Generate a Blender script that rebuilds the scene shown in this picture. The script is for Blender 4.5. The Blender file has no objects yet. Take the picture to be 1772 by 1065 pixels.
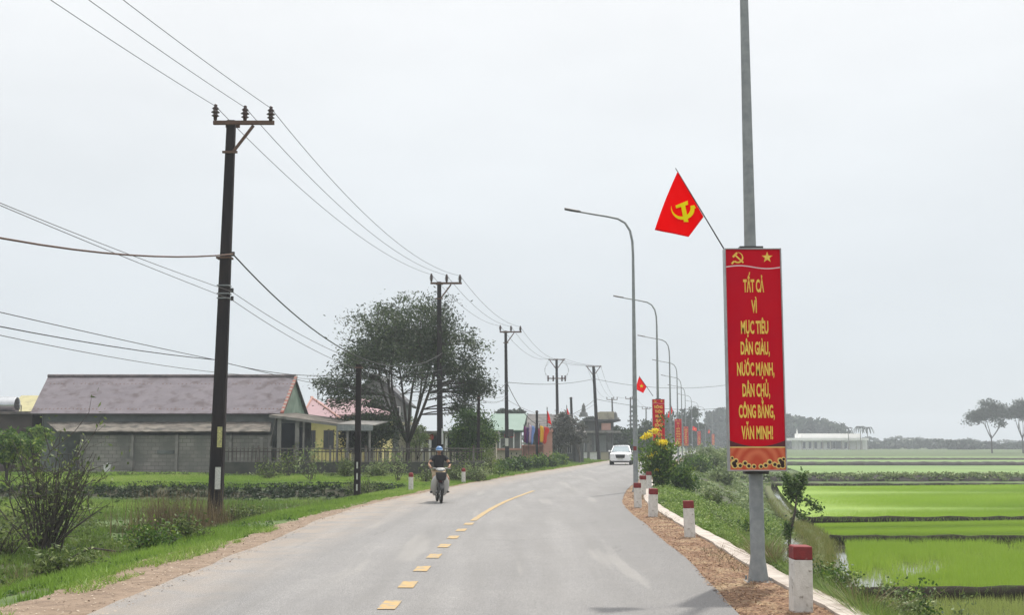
import bpy, math, random
import numpy as np
from mathutils import Vector, Matrix, Euler
D, R = bpy.data, math.radians
sc = bpy.context.scene
COL = sc.collection
# ------------------------------------------------------------------ camera
F, HOR, CX, CY, CAMZ = 2000.0, 770.0, 886.0, 532.5, 1.7
TH = math.atan((HOR - CY) / F)
cam = D.objects.new('camera', D.cameras.new('camera'))
COL.objects.link(cam)
cam.location = (0, 0, CAMZ); cam.rotation_euler = (math.pi/2 + TH, 0, 0)
cam.data.sensor_width = 36; cam.data.lens = 36 * F / 1772
cam.data.clip_end = 5000; cam.data.clip_start = .1
sc.camera = cam
# ------------------------------------------------------------------ sun, sky, exposure
SUN_EL, SUN_AZ = 60, 24            # azimuth measured from +Y towards +X
sd = D.lights.new('sun', 'SUN'); sun = D.objects.new('sun', sd); COL.objects.link(sun)
sd.energy = 3.4; sd.angle = R(1.8); sd.color = (1, .95, .87)
dv = Vector((math.sin(R(SUN_AZ))*math.cos(R(SUN_EL)), math.cos(R(SUN_AZ))*math.cos(R(SUN_EL)), math.sin(R(SUN_EL))))
sun.rotation_euler = dv.to_track_quat('Z', 'Y').to_euler()
sun.location = (0, 0, 30)
w = D.worlds.new('World'); sc.world = w; w.use_nodes = True
nt = w.node_tree; nt.nodes.clear(); N = nt.nodes.new; L = nt.links.new
wo = N('ShaderNodeOutputWorld'); bg = N('ShaderNodeBackground'); bg.inputs[1].default_value = .1
L(bg.outputs[0], wo.inputs[0])
sky = N('ShaderNodeTexSky'); sky.sky_type = 'NISHITA'; sky.sun_disc = False
sky.sun_elevation = R(SUN_EL); sky.sun_rotation = R(SUN_AZ)
tc = N('ShaderNodeTexCoord'); sp = N('ShaderNodeSeparateXYZ'); L(tc.outputs['Generated'], sp.inputs[0])
cr = N('ShaderNodeValToRGB'); L(sp.outputs[2], cr.inputs[0])
e = cr.color_ramp.elements
def stop(ramp, p, c):
    x = ramp.elements.new(p); x.color = (*c, 1)
e[0].position = 0; e[0].color = (.61, .66, .705, 1); e[1].position = 1; e[1].color = (1, 1, 1, 1)
stop(cr.color_ramp, .07, (.65, .695, .735)); stop(cr.color_ramp, .22, (.765, .795, .815)); stop(cr.color_ramp, .42, (.91, .915, .915)); 
vm = N('ShaderNodeVectorMath'); vm.operation = 'MULTIPLY'; L(tc.outputs['Generated'], vm.inputs[0]); vm.inputs[1].default_value = (1, 1, 3.2)
nz = N('ShaderNodeTexNoise'); nz.inputs['Scale'].default_value = 2.3; nz.inputs['Detail'].default_value = 5; L(vm.outputs[0], nz.inputs[0])
mr = N('ShaderNodeMapRange'); L(nz.outputs[0], mr.inputs[0]); mr.inputs[1].default_value = .25; mr.inputs[2].default_value = .75; mr.inputs[3].default_value = .93; mr.inputs[4].default_value = 1.09
# brighter overhead, as an overcast sky is
zr = N('ShaderNodeMapRange'); L(sp.outputs[2], zr.inputs[0]); zr.inputs[1].default_value = .42; zr.inputs[2].default_value = 1; zr.inputs[3].default_value = 10.0; zr.inputs[4].default_value = 16.5
mm = N('ShaderNodeMath'); mm.operation = 'MULTIPLY'; L(mr.outputs[0], mm.inputs[0]); L(zr.outputs[0], mm.inputs[1])
vs = N('ShaderNodeVectorMath'); vs.operation = 'SCALE'; L(cr.outputs[0], vs.inputs[0]); L(mm.outputs[0], vs.inputs[3])
mx = N('ShaderNodeMixRGB'); mx.inputs[0].default_value = .93; L(sky.outputs[0], mx.inputs[1]); L(vs.outputs[0], mx.inputs[2]); L(mx.outputs[0], bg.inputs[0])
vsn = sc.view_settings
vsn.view_transform = 'Standard'; vsn.look = 'None'; vsn.exposure = .16; vsn.gamma = 1; vsn.use_curve_mapping = False
sc.render.engine = 'CYCLES'
sc.cycles.use_denoising = True; sc.cycles.volume_bounces = 0; sc.cycles.max_bounces = 6
sc.cycles.transparent_max_bounces = 6; sc.cycles.sample_clamp_indirect = 6

# ------------------------------------------------------------------ helpers
def ray(px, py):
    a, b = (px - CX)/F, (CY - py)/F
    return a, math.cos(TH) - b*math.sin(TH), math.sin(TH) + b*math.cos(TH)
def at(px, py, Y):
    a, f, u = ray(px, py); t = Y/f
    return Vector((a*t, Y, CAMZ + u*t))
def gnd(px, py, z=0):
    a, f, u = ray(px, py); t = (z - CAMZ)/u
    return Vector((a*t, f*t, z))
def tag(o, label=None, cat=None, group=None, kind=None):
    if label: o['label'] = label
    if cat: o['category'] = cat
    if group: o['group'] = group
    if kind: o['kind'] = kind
    return o
def thing(name, label, cat, loc=(0, 0, 0), rz=0, group=None):
    o = D.objects.new(name, None); COL.objects.link(o); o.location = loc; o.rotation_euler = (0, 0, rz)
    o.empty_display_size = .2
    return tag(o, label, cat, group)
def link(me, name, parent=None, loc=None):
    o = D.objects.new(name, me); COL.objects.link(o)
    if parent is not None: o.parent = parent
    if loc is not None: o.location = loc
    return o
def copy_tree(o, parent=None):
    c = o.copy(); COL.objects.link(c); c.parent = parent
    for ch in [x for x in D.objects if x.parent == o]: copy_tree(ch, c)
    return c
def fastmesh(name, V, Fc, mats, smooth=False, tint=None, midx=None, attrs=None):
    V = np.asarray(V, np.float32); Fc = np.asarray(Fc, np.int32)
    me = D.meshes.new(name); n, k = Fc.shape
    me.vertices.add(len(V)); me.vertices.foreach_set('co', V.ravel())
    me.loops.add(n*k); me.loops.foreach_set('vertex_index', Fc.ravel())
    me.polygons.add(n); me.polygons.foreach_set('loop_start', np.arange(0, n*k, k, dtype=np.int32))
    me.polygons.foreach_set('loop_total', np.full(n, k, np.int32))
    for m in (mats if isinstance(mats, (list, tuple)) else [mats]): me.materials.append(m)
    if midx is not None: me.polygons.foreach_set('material_index', np.asarray(midx, np.int32))
    if smooth: me.polygons.foreach_set('use_smooth', np.ones(n, bool))
    if tint is not None:
        a = me.attributes.new('tint', 'FLOAT', 'FACE'); a.data.foreach_set('value', np.asarray(tint, np.float32))
    for k_, v_ in (attrs or {}).items():
        a = me.attributes.new(k_, 'FLOAT', 'POINT'); a.data.foreach_set('value', np.asarray(v_, np.float32))
    me.update(calc_edges=True); me.validate()
    return me
class MB:
    def __init__(s): s.v = []; s.f = []; s.m = []; s.mi = 0
    def add(s, vs_, fs):
        b = len(s.v); s.v += [tuple(p) for p in vs_]; s.f += [tuple(i + b for i in f) for f in fs]; s.m += [s.mi]*len(fs)
        return s
    def box(s, c, d, rz=0, rx=0, ry=0, taper=1.0):
        M = Matrix.Translation(c) @ Euler((rx, ry, rz)).to_matrix().to_4x4()
        P = []
        for z in (-.5, .5):
            t = 1 if z < 0 else taper
            for x, y in ((-.5, -.5), (.5, -.5), (.5, .5), (-.5, .5)): P.append(M @ Vector((x*d[0]*t, y*d[1]*t, z*d[2])))
        return s.add(P, [(3, 2, 1, 0), (4, 5, 6, 7), (0, 1, 5, 4), (1, 2, 6, 5), (2, 3, 7, 6), (3, 0, 4, 7)])
    def bar(s, a, b, w_, h_=None):
        return s.tube([a, b], [w_/2]*2, 4) if h_ is None else s.tube([a, b], [max(w_, h_)/2]*2, 4)
    def tube(s, pts, rad, n=8, caps=True, ph=0.0):
        pts = [Vector(p) for p in pts]
        if not hasattr(rad, '__len__'): rad = [rad]*len(pts)
        P = []; up = Vector((0, 0, 1)); prev = None
        for i, p in enumerate(pts):
            d = (pts[min(i+1, len(pts)-1)] - pts[max(i-1, 0)])
            if d.length < 1e-9: d = Vector((0, 0, 1))
            d.normalize()
            if prev is None:
                a = d.cross(up) if abs(d.dot(up)) < .95 else Vector((1, 0, 0)) - d*d.x
            else: a = prev - d*prev.dot(d)
            if a.length < 1e-6: a = d.orthogonal()
            a.normalize(); prev = a; b = d.cross(a)
            for k in range(n):
                t = 2*math.pi*k/n + ph
                P.append(p + (a*math.cos(t) + b*math.sin(t))*rad[i])
        fs = []
        for i in range(len(pts)-1):
            for k in range(n):
                k2 = (k+1) % n; fs.append((i*n+k, i*n+k2, (i+1)*n+k2, (i+1)*n+k))
        if caps: fs.append(tuple(range(n-1, -1, -1))); fs.append(tuple((len(pts)-1)*n + k for k in range(n)))
        return s.add(P, fs)
    def lathe(s, prof, c=(0, 0, 0), n=20, axis='z', caps=True):
        P = []
        for r_, h in prof:
            for k in range(n):
                t = 2*math.pi*k/n; x, y = r_*math.cos(t), r_*math.sin(t)
                q = (x, y, h) if axis == 'z' else ((h, x, y) if axis == 'x' else (x, h, y))
                P.append((q[0]+c[0], q[1]+c[1], q[2]+c[2]))
        fs = []
        for i in range(len(prof)-1):
            for k in range(n):
                k2 = (k+1) % n; fs.append((i*n+k, i*n+k2, (i+1)*n+k2, (i+1)*n+k))
        if caps: fs.append(tuple(range(n-1, -1, -1))); fs.append(tuple((len(prof)-1)*n + k for k in range(n)))
        return s.add(P, fs)
    def prism(s, poly, d):            # poly: 3-D points in order, d: extrusion vector
        d = Vector(d); n = len(poly); A = [Vector(p) for p in poly]; B = [p + d for p in A]
        return s.add(A + B, [tuple(range(n)), tuple(range(2*n-1, n-1, -1))] + [(i, i+n, (i+1) % n + n, (i+1) % n) for i in range(n)])
    def loft(s, secs, caps=True):     # equal length closed sections
        n = len(secs[0]); P = [p for q in secs for p in q]; fs = []
        for i in range(len(secs)-1):
            for k in range(n):
                k2 = (k+1) % n; fs.append((i*n+k, i*n+k2, (i+1)*n+k2, (i+1)*n+k))
        if caps: fs.append(tuple(range(n-1, -1, -1))); fs.append(tuple((len(secs)-1)*n + k for k in range(n)))
        return s.add(P, fs)
    def grid(s, rows):                # rows of points
        n = len(rows[0]); P = [p for q in rows for p in q]; fs = []
        for i in range(len(rows)-1):
            for k in range(n-1): fs.append((i*n+k, i*n+k+1, (i+1)*n+k+1, (i+1)*n+k))
        return s.add(P, fs)
    def build(s, name, mat, parent=None, smooth=False, bevel=0, sub=0, loc=None, fix=True):
        me = D.meshes.new(name); me.from_pydata(s.v, [], s.f)
        mats = mat if isinstance(mat, (list, tuple)) else [mat]
        for m in mats: me.materials.append(m)
        if len(mats) > 1: me.polygons.foreach_set('material_index', np.array(s.m, np.int32))
        if fix:
            import bmesh
            bm = bmesh.new(); bm.from_mesh(me); bmesh.ops.recalc_face_normals(bm, faces=bm.faces[:]); bm.to_mesh(me); bm.free()
        o = link(me, name, parent, loc)
        if smooth:
            me.polygons.foreach_set('use_smooth', np.ones(len(me.polygons), bool))
            if smooth == 'auto':
                md = o.modifiers.new('edge', 'EDGE_SPLIT'); md.split_angle = R(40)
        if bevel:
            md = o.modifiers.new('bevel', 'BEVEL'); md.width = bevel; md.segments = 2; md.limit_method = 'ANGLE'
        if sub:
            md = o.modifiers.new('sub', 'SUBSURF'); md.levels = sub; md.render_levels = sub
        return o
# ------------------------------------------------------------------ materials
def newmat(name):
    m = D.materials.new(name); m.use_nodes = True; t = m.node_tree; b = t.nodes['Principled BSDF']
    return m, t, b
def mat(name, c1, c2=None, scale=6, rough=.8, metal=0, bump=0, bscale=None, detail=5, spec=None, lo=.35, hi=.65, stretch=None, c3=None, s3=1.0, lo3=.55, hi3=.7, coat=0):
    """noise mix of c1 and c2, an optional third colour in patches, optional bump"""
    m, t, b = newmat(name); N_, L_ = t.nodes.new, t.links.new
    co = N_('ShaderNodeTexCoord'); mp = N_('ShaderNodeMapping'); L_(co.outputs['Object'], mp.inputs[0])
    if stretch: mp.inputs['Scale'].default_value = stretch
    b.inputs['Roughness'].default_value = rough; b.inputs['Metallic'].default_value = metal
    if spec is not None: b.inputs['Specular IOR Level'].default_value = spec
    if coat: b.inputs['Coat Weight'].default_value = coat
    c2 = c2 or tuple(x*.7 for x in c1)
    n1 = N_('ShaderNodeTexNoise'); n1.inputs['Scale'].default_value = scale; n1.inputs['Detail'].default_value = detail; L_(mp.outputs[0], n1.inputs[0])
    r1 = N_('ShaderNodeMapRange'); r1.inputs[1].default_value = lo; r1.inputs[2].default_value = hi; L_(n1.outputs[0], r1.inputs[0])
    x1 = N_('ShaderNodeMixRGB'); L_(r1.outputs[0], x1.inputs[0]); x1.inputs[1].default_value = (*c1, 1); x1.inputs[2].default_value = (*c2, 1)
    out = x1.outputs[0]
    if c3:
        n3 = N_('ShaderNodeTexNoise'); n3.inputs['Scale'].default_value = s3; n3.inputs['Detail'].default_value = 6; L_(mp.outputs[0], n3.inputs[0])
        r3 = N_('ShaderNodeMapRange'); r3.inputs[1].default_value = lo3; r3.inputs[2].default_value = hi3; L_(n3.outputs[0], r3.inputs[0])
        x3 = N_('ShaderNodeMixRGB'); L_(r3.outputs[0], x3.inputs[0]); L_(out, x3.inputs[1]); x3.inputs[2].default_value = (*c3, 1); out = x3.outputs[0]
    L_(out, b.inputs['Base Color'])
    if bump:
        nb = N_('ShaderNodeTexNoise'); nb.inputs['Scale'].default_value = bscale or scale*4; nb.inputs['Detail'].default_value = 6; L_(mp.outputs[0], nb.inputs[0])
        bp = N_('ShaderNodeBump'); bp.inputs['Strength'].default_value = bump; bp.inputs['Distance'].default_value = .02; L_(nb.outputs[0], bp.inputs['Height']); L_(bp.outputs[0], b.inputs['Normal'])
    return m
def leafmat(name, ca, cb, cc=None, trans=.3, rough=.55, spec=.35):
    m, t, b = newmat(name); N_, L_ = t.nodes.new, t.links.new
    at_ = N_('ShaderNodeAttribute'); at_.attribute_name = 'tint'
    rp = N_('ShaderNodeValToRGB'); L_(at_.outputs['Fac'], rp.inputs[0])
    rp.color_ramp.elements[0].color = (*ca, 1); rp.color_ramp.elements[1].color = (*(cc or cb), 1); rp.color_ramp.elements[1].position = 1
    stop(rp.color_ramp, .6, cb)
    L_(rp.outputs[0], b.inputs['Base Color']); b.inputs['Roughness'].default_value = rough; b.inputs['Specular IOR Level'].default_value = spec
    tr = N_('ShaderNodeBsdfTranslucent'); L_(rp.outputs[0], tr.inputs[0]); ms = N_('ShaderNodeMixShader'); ms.inputs[0].default_value = trans
    L_(b.outputs[0], ms.inputs[1]); L_(tr.outputs[0], ms.inputs[2]); L_(ms.outputs[0], t.nodes['Material Output'].inputs[0])
    return m
def corrugated(name, c1, c2, freq=20, axis=0, rough=.6, c3=None, metal=0, depth=.03, spec=.3, c3amt=(.5, .7)):
    m = mat(name, c1, c2, scale=1.2, rough=rough, metal=metal, c3=c3, s3=1.6, lo3=c3amt[0], hi3=c3amt[1], spec=spec)
    t = m.node_tree; N_, L_ = t.nodes.new, t.links.new; b = t.nodes['Principled BSDF']
    wv = N_('ShaderNodeTexWave'); wv.inputs['Scale'].default_value = freq; wv.bands_direction = 'XYZ'[axis]; co = N_('ShaderNodeTexCoord'); L_(co.outputs['Object'], wv.inputs[0])
    bp = N_('ShaderNodeBump'); bp.inputs['Strength'].default_value = .6; bp.inputs['Distance'].default_value = depth; L_(wv.outputs[0], bp.inputs['Height']); L_(bp.outputs[0], b.inputs['Normal'])
    return m
def brickmat(name, c1, c2, mortar, scale=1, bw=.4, bh=.2, rough=.9, c3=None):
    m, t, b = newmat(name); N_, L_ = t.nodes.new, t.links.new
    co = N_('ShaderNodeTexCoord'); mp = N_('ShaderNodeMapping'); mp.inputs['Rotation'].default_value = (R(90), 0, 0); L_(co.outputs['Object'], mp.inputs[0])
    br = N_('ShaderNodeTexBrick'); L_(mp.outputs[0], br.inputs[0]); br.inputs['Scale'].default_value = scale
    br.inputs['Color1'].default_value = (*c1, 1); br.inputs['Color2'].default_value = (*c2, 1); br.inputs['Mortar'].default_value = (*mortar, 1)
    br.inputs['Brick Width'].default_value = bw; br.inputs['Row Height'].default_value = bh; br.inputs['Mortar Size'].default_value = .012
    n3 = N_('ShaderNodeTexNoise'); n3.inputs['Scale'].default_value = .9; n3.inputs['Detail'].default_value = 7; L_(co.outputs['Object'], n3.inputs[0])
    r3 = N_('ShaderNodeMapRange'); r3.inputs[1].default_value = .4; r3.inputs[2].default_value = .68; L_(n3.outputs[0], r3.inputs[0])
    x3 = N_('ShaderNodeMixRGB'); L_(r3.outputs[0], x3.inputs[0]); L_(br.outputs[0], x3.inputs[1]); x3.inputs[2].default_value = (*(c3 or c1), 1)
    L_(x3.outputs[0], b.inputs['Base Color']); b.inputs['Roughness'].default_value = rough
    bp = N_('ShaderNodeBump'); bp.inputs['Strength'].default_value = .5; bp.inputs['Distance'].default_value = .02; L_(br.outputs['Fac'], bp.inputs['Height']); bp.invert = True; L_(bp.outputs[0], b.inputs['Normal'])
    return m
M = {}
M['galv'] = mat('galvanised', (.20, .215, .225), (.27, .285, .29), 9, .55, .25, bump=.05)
M['dark_steel'] = mat('dark_steel', (.035, .035, .038), (.06, .055, .05), 10, .6, .3)
M['old_conc'] = mat('old_concrete', (.016, .014, .016), (.03, .024, .024), 3, .95, bump=.4, bscale=40, stretch=(1, 1, .25), c3=(.05, .038, .034), s3=1.3, lo3=.58, hi3=.75, spec=.2)
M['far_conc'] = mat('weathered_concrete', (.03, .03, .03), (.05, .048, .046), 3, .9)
M['rust'] = mat('rusty_iron', (.075, .045, .035), (.13, .07, .045), 20, .85)
M['ceramic'] = mat('brown_ceramic', (.035, .016, .014), (.05, .022, .018), 10, .25)
M['cable'] = mat('cable_rubber', (.012, .012, .013), (.02, .02, .02), 5, .6)
M['cable_l'] = mat('grey_cable', (.10, .095, .095), (.07, .065, .065), 5, .7)
M['white_paint'] = mat('white_post_paint', (.62, .60, .57), (.5, .48, .45), 14, .8, bump=.25, bscale=60, c3=(.22, .19, .16), s3=13, lo3=.62, hi3=.72)
M['red_paint'] = mat('red_post_paint', (.22, .018, .02), (.15, .016, .018), 12, .75, bump=.2, bscale=60, c3=(.3, .2, .18), s3=18, lo3=.66, hi3=.74)
M['white'] = mat('white', (.72, .72, .71), (.6, .6, .59), 5, .6)
M['paper'] = mat('paper', (.6, .6, .56), (.42, .43, .40), 24, .8)
M['paper_y'] = mat('yellow_paper', (.55, .52, .2), (.2, .2, .12), 30, .8)
M['glass_d'] = mat('dark_glass', (.03, .035, .04), (.045, .05, .055), 2, .15)
M['black'] = mat('black_plastic', (.012, .012, .014), (.02, .02, .022), 8, .45)
M['rubber'] = mat('tyre_rubber', (.018, .018, .018), (.03, .028, .026), 12, .85)
M['trunk'] = mat('bark', (.045, .037, .03), (.085, .07, .058), 7, .95, bump=.6, bscale=25, stretch=(1, 1, .3))
M['trunk_g'] = mat('pale_bark', (.10, .09, .075), (.17, .15, .13), 7, .95, bump=.5, bscale=25, stretch=(1, 1, .3))
# ------------------------------------------------------------------ road geometry
_cy = np.array([-60, -20, 0, 12, 18, 26, 34, 42, 55, 68, 93, 120, 147, 171, 202, 232, 263, 294, 400, 700, 1500.])
_cx = np.array([-3.0, -2.0, -1.6, -1.32, -1.2, -.9, -.32, .62, 2.45, 4.5, 8.8, 13.3, 17.8, 22, 28, 34, 41, 48, 73, 150, 360.])
_m = np.gradient(_cx, _cy)
def xc(Y):
    Y = np.asarray(Y, float); i = np.clip(np.searchsorted(_cy, Y) - 1, 0, len(_cy)-2)
    h = _cy[i+1] - _cy[i]; t = np.clip((Y - _cy[i])/h, 0, 1)
    return (2*t**3-3*t**2+1)*_cx[i] + (t**3-2*t**2+t)*h*_m[i] + (-2*t**3+3*t**2)*_cx[i+1] + (t**3-t**2)*h*_m[i+1]
def eL(Y): return np.interp(Y, [0, 11, 19, 25, 31, 43, 70], [2.9, 3.0, 3.15, 3.4, 3.7, 3.8, 3.7])
def eR(Y): return np.interp(Y, [0, 11.5, 18, 26, 34, 42, 60], [3.5, 3.6, 3.85, 3.8, 3.55, 3.45, 3.4])
def kb(Y): return np.interp(Y, [0, 11, 15, 21, 27, 33, 38, 50], [4.7, 4.62, 4.55, 4.62, 4.5, 4.3, 4.15, 4.1])
def re_(Y): return np.interp(Y, [0, 18, 26, 30, 35, 46, 60, 79, 300], [5.9, 6.6, 8.0, 8.9, 9.8, 10.1, 10.6, 11.3, 14])
def S(t): t = np.clip(t, 0, 1); return t*t*(3-2*t)
_rng = np.random.default_rng(5)
_wv = [(_rng.uniform(0, 6.28), _rng.uniform(0, 6.28), f, a) for f, a in ((.35, .5), (.8, .3), (1.7, .2), (3.3, .13), (6.1, .08)) for _ in range(3)]
def wob(X, Y):
    s = 0
    for th, ph, f, a in _wv: s = s + a*np.sin((X*math.cos(th) + Y*math.sin(th))*f*1.5 + ph)
    return s/1.6
def terr(X, Y):
    X = np.asarray(X, float); Y = np.asarray(Y, float); o = X - xc(Y)
    dL = -o - eL(Y); dR = o - kb(Y)
    pl = -.5 + .56*S((Y-46.0)/1.5) + .2*S((Y-49)/10) - .2*S((Y-75)/60)
    pl = pl + .05*wob(X, Y)*S((dL-2)/2)
    zL = -.05 - .03*S(dL/1) + (pl+.08)*S((dL-1.3)/2.6) - .22*np.exp(-((dL-4.2)/1.4)**2)*(1-S((Y-38)/8))
    pr = -1.42 + .42*S((Y-80)/8) + 1.0*S((Y-200)/200)
    zR = -.10 + (pr+.10)*S((dR-.35)/np.maximum(2.9, re_(Y) - kb(Y) - 1.5 + 1.0*S((Y-36)/3))) + .09*wob(X*1.3, Y*1.3)*S(dR/1.5)*(1-S((dR-3)/2))
    z = np.where(dL > 0, zL, np.where(dR > 0, zR, -.03))
    return np.where((dL <= 0) & (dR <= 0), -.05, z - .0)
def tz(x, y): return float(terr(np.array([x]), np.array([y]))[0])
# ground sheet: rows in Y, columns as offsets from the road centre
ys = np.concatenate([np.arange(-60, 6, 3), np.arange(6, 70, .5), np.arange(70, 130, 1.5), np.arange(130, 300, 8), np.arange(300, 1560, 60)])
offs = np.concatenate([-np.geomspace(700, 30, 16), np.arange(-29, -12, 1.), np.arange(-12, -2.8, .35), np.array([-2, 0, 2]), np.arange(3, 17, .35), np.arange(17, 34, 1.2), np.geomspace(35, 1000, 18)])
YY, OO = np.meshgrid(ys, offs, indexing='ij'); XX = xc(YY) + OO
ZZ = terr(XX, YY); nr, nc = XX.shape
V = np.stack([XX, YY, ZZ], -1).reshape(-1, 3)
I = np.arange(nr*nc).reshape(nr, nc)
Fq = np.stack([I[:-1, :-1], I[:-1, 1:], I[1:, 1:], I[1:, :-1]], -1).reshape(-1, 4)
gm = mat('field_ground', (.05, .085, .02), (.085, .135, .03), .9, .95, c3=(.05, .04, .024), s3=.5, lo3=.54, hi3=.66, bump=.8, bscale=14, detail=8)
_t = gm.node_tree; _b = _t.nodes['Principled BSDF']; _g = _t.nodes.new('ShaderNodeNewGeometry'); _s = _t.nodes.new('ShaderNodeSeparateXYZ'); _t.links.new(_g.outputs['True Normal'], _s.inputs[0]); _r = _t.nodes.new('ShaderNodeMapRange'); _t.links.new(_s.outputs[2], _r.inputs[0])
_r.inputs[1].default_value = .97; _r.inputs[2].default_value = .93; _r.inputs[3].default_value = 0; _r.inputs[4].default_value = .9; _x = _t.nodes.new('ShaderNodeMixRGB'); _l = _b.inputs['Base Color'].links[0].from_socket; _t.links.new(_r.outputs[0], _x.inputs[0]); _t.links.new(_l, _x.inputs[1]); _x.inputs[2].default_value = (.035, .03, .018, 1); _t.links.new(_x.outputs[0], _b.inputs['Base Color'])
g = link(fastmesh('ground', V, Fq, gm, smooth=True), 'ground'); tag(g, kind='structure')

# ------------------------------------------------------------------ asphalt
def strip(name, o0, o1, y0, y1, dy, z, mt, nx=8, rag=0, seed=0, fz=None):
    yy = np.arange(y0, y1 + dy, dy); rows = []
    rg = np.random.default_rng(seed)
    c = xc(yy); a = c + (o0(yy) if callable(o0) else o0); b = c + (o1(yy) if callable(o1) else o1)
    a = a + (rag[0]*wob(yy*0 + seed, yy*1.5) if rag else 0); b = b + (rag[1]*wob(yy*0 + seed + 9, yy*1.5) if rag else 0)
    t = np.linspace(0, 1, nx); X = a[:, None] + (b-a)[:, None]*t; Y = np.repeat(yy[:, None], nx, 1)
    Z = (fz(X, Y) if fz else 0*X) + z
    I = np.arange(X.size).reshape(X.shape)
    Fq = np.stack([I[:-1, :-1], I[:-1, 1:], I[1:, 1:], I[1:, :-1]], -1).reshape(-1, 4)
    me = fastmesh(name, np.stack([X, Y, Z], -1).reshape(-1, 3), Fq, mt, smooth=True, attrs={'lat': (X - c[:, None]).ravel()})
    return tag(link(me, name), kind='structure')
am, t, b = newmat('asphalt'); N_, L_ = t.nodes.new, t.links.new
co = N_('ShaderNodeTexCoord')
def noise_(sc_, det, src=None, lo=.3, hi=.7, to0=0., to1=1.):
    n = N_('ShaderNodeTexNoise'); n.inputs['Scale'].default_value = sc_; n.inputs['Detail'].default_value = det; L_(src or co.outputs['Object'], n.inputs[0])
    r = N_('ShaderNodeMapRange'); L_(n.outputs[0], r.inputs[0]); r.inputs[1].default_value = lo; r.inputs[2].default_value = hi; r.inputs[3].default_value = to0; r.inputs[4].default_value = to1
    return r.outputs[0]
def mixc(f, a, b_, mode='MIX'):
    x = N_('ShaderNodeMixRGB'); x.blend_type = mode
    for s_, v in ((0, f), (1, a), (2, b_)):
        if isinstance(v, tuple): x.inputs[s_].default_value = (*v, 1)
        elif isinstance(v, (int, float)): x.inputs[s_].default_value = v
        else: L_(v, x.inputs[s_])
    return x.outputs[0]
c = mixc(noise_(.35, 6), (.17, .165, .16), (.23, .22, .21))
c = mixc(noise_(2.2, 8, lo=.4, hi=.66, to1=.5), c, (.15, .145, .145))
c = mixc(noise_(34, 4, lo=.4, hi=.6, to1=.75), c, (.105, .102, .105))
c = mixc(noise_(85, 2, lo=.52, hi=.62, to1=.75), c, (.42, .41, .40))
# bands of wear along the lanes
at_ = N_('ShaderNodeAttribute'); at_.attribute_name = 'lat'
rp = N_('ShaderNodeValToRGB'); mrr = N_('ShaderNodeMapRange'); L_(at_.outputs['Fac'], mrr.inputs[0]); mrr.inputs[1].default_value = -4; mrr.inputs[2].default_value = 4
L_(mrr.outputs[0], rp.inputs[0]); el = rp.color_ramp.elements; el[0].color = (1, 1, 1, 1); el[1].color = (.72, .70, .69, 1)
for p_, v_ in ((.12, 1.0), (.2, 1.05), (.28, .93), (.36, 1.04), (.43, .94), (.5, .96), (.58, 1.03), (.65, .88), (.74, 1.0), (.82, .86), (.9, .78), (.95, .72)): stop(rp.color_ramp, p_, (v_, v_, v_))
c = mixc(1.0, c, rp.outputs[0], 'MULTIPLY')
mps = N_('ShaderNodeMapping'); mps.inputs['Scale'].default_value = (2.6, .16, 1); L_(co.outputs['Object'], mps.inputs[0])
c = mixc(noise_(1.0, 7, mps.outputs[0], .42, .62, 0, .42), c, (.14, .135, .13))
c = mixc(noise_(.55, 3, mps.outputs[0], .6, .66, 0, .35), c, (.30, .285, .265))
vo = N_('ShaderNodeTexVoronoi'); vo.feature = 'DISTANCE_TO_EDGE'; vo.inputs['Scale'].default_value = .55; nd = N_('ShaderNodeTexNoise'); nd.inputs['Scale'].default_value = 2.5; nd.inputs['Detail'].default_value = 6; L_(co.outputs['Object'], nd.inputs[0]); vx = N_('ShaderNodeMixRGB'); vx.blend_type = 'ADD'; vx.inputs[0].default_value = .5; L_(co.outputs['Object'], vx.inputs[1]); L_(nd.outputs[1], vx.inputs[2]); L_(vx.outputs[0], vo.inputs[0])
vr = N_('ShaderNodeMapRange'); L_(vo.outputs[0], vr.inputs[0]); vr.inputs[1].default_value = .0; vr.inputs[2].default_value = .012; vr.inputs[3].default_value = 1; vr.inputs[4].default_value = 0; vm2 = N_('ShaderNodeMath'); vm2.operation = 'MULTIPLY'; L_(vr.outputs[0], vm2.inputs[0]); L_(noise_(.3, 2, lo=.55, hi=.65, to1=.6), vm2.inputs[1])
c = mixc(vm2.outputs[0], c, (.07, .068, .066))
# reddish dust blown over the left edge
dm = N_('ShaderNodeMapRange'); L_(at_.outputs['Fac'], dm.inputs[0]); dm.inputs[1].default_value = -1.7; dm.inputs[2].default_value = -3.5; dm.inputs[3].default_value = 0; dm.inputs[4].default_value = .85
mu = N_('ShaderNodeMath'); mu.operation = 'MULTIPLY'; L_(dm.outputs[0], mu.inputs[0]); L_(noise_(1.6, 6, lo=.3, hi=.6), mu.inputs[1])
c = mixc(mu.outputs[0], c, (.30, .24, .185))
L_(c, b.inputs['Base Color']); b.inputs['Roughness'].default_value = .72
bp = N_('ShaderNodeBump'); bp.inputs['Strength'].default_value = .35; bp.inputs['Distance'].default_value = .006
nb = N_('ShaderNodeTexNoise'); nb.inputs['Scale'].default_value = 90; L_(co.outputs['Object'], nb.inputs[0]); L_(nb.outputs[0], bp.inputs['Height']); L_(bp.outputs[0], b.inputs['Normal'])
strip('road', lambda y: -eL(y), eR, -60, 900, .5, -.012, am, nx=12, rag=(.07, .03), seed=2)
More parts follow.
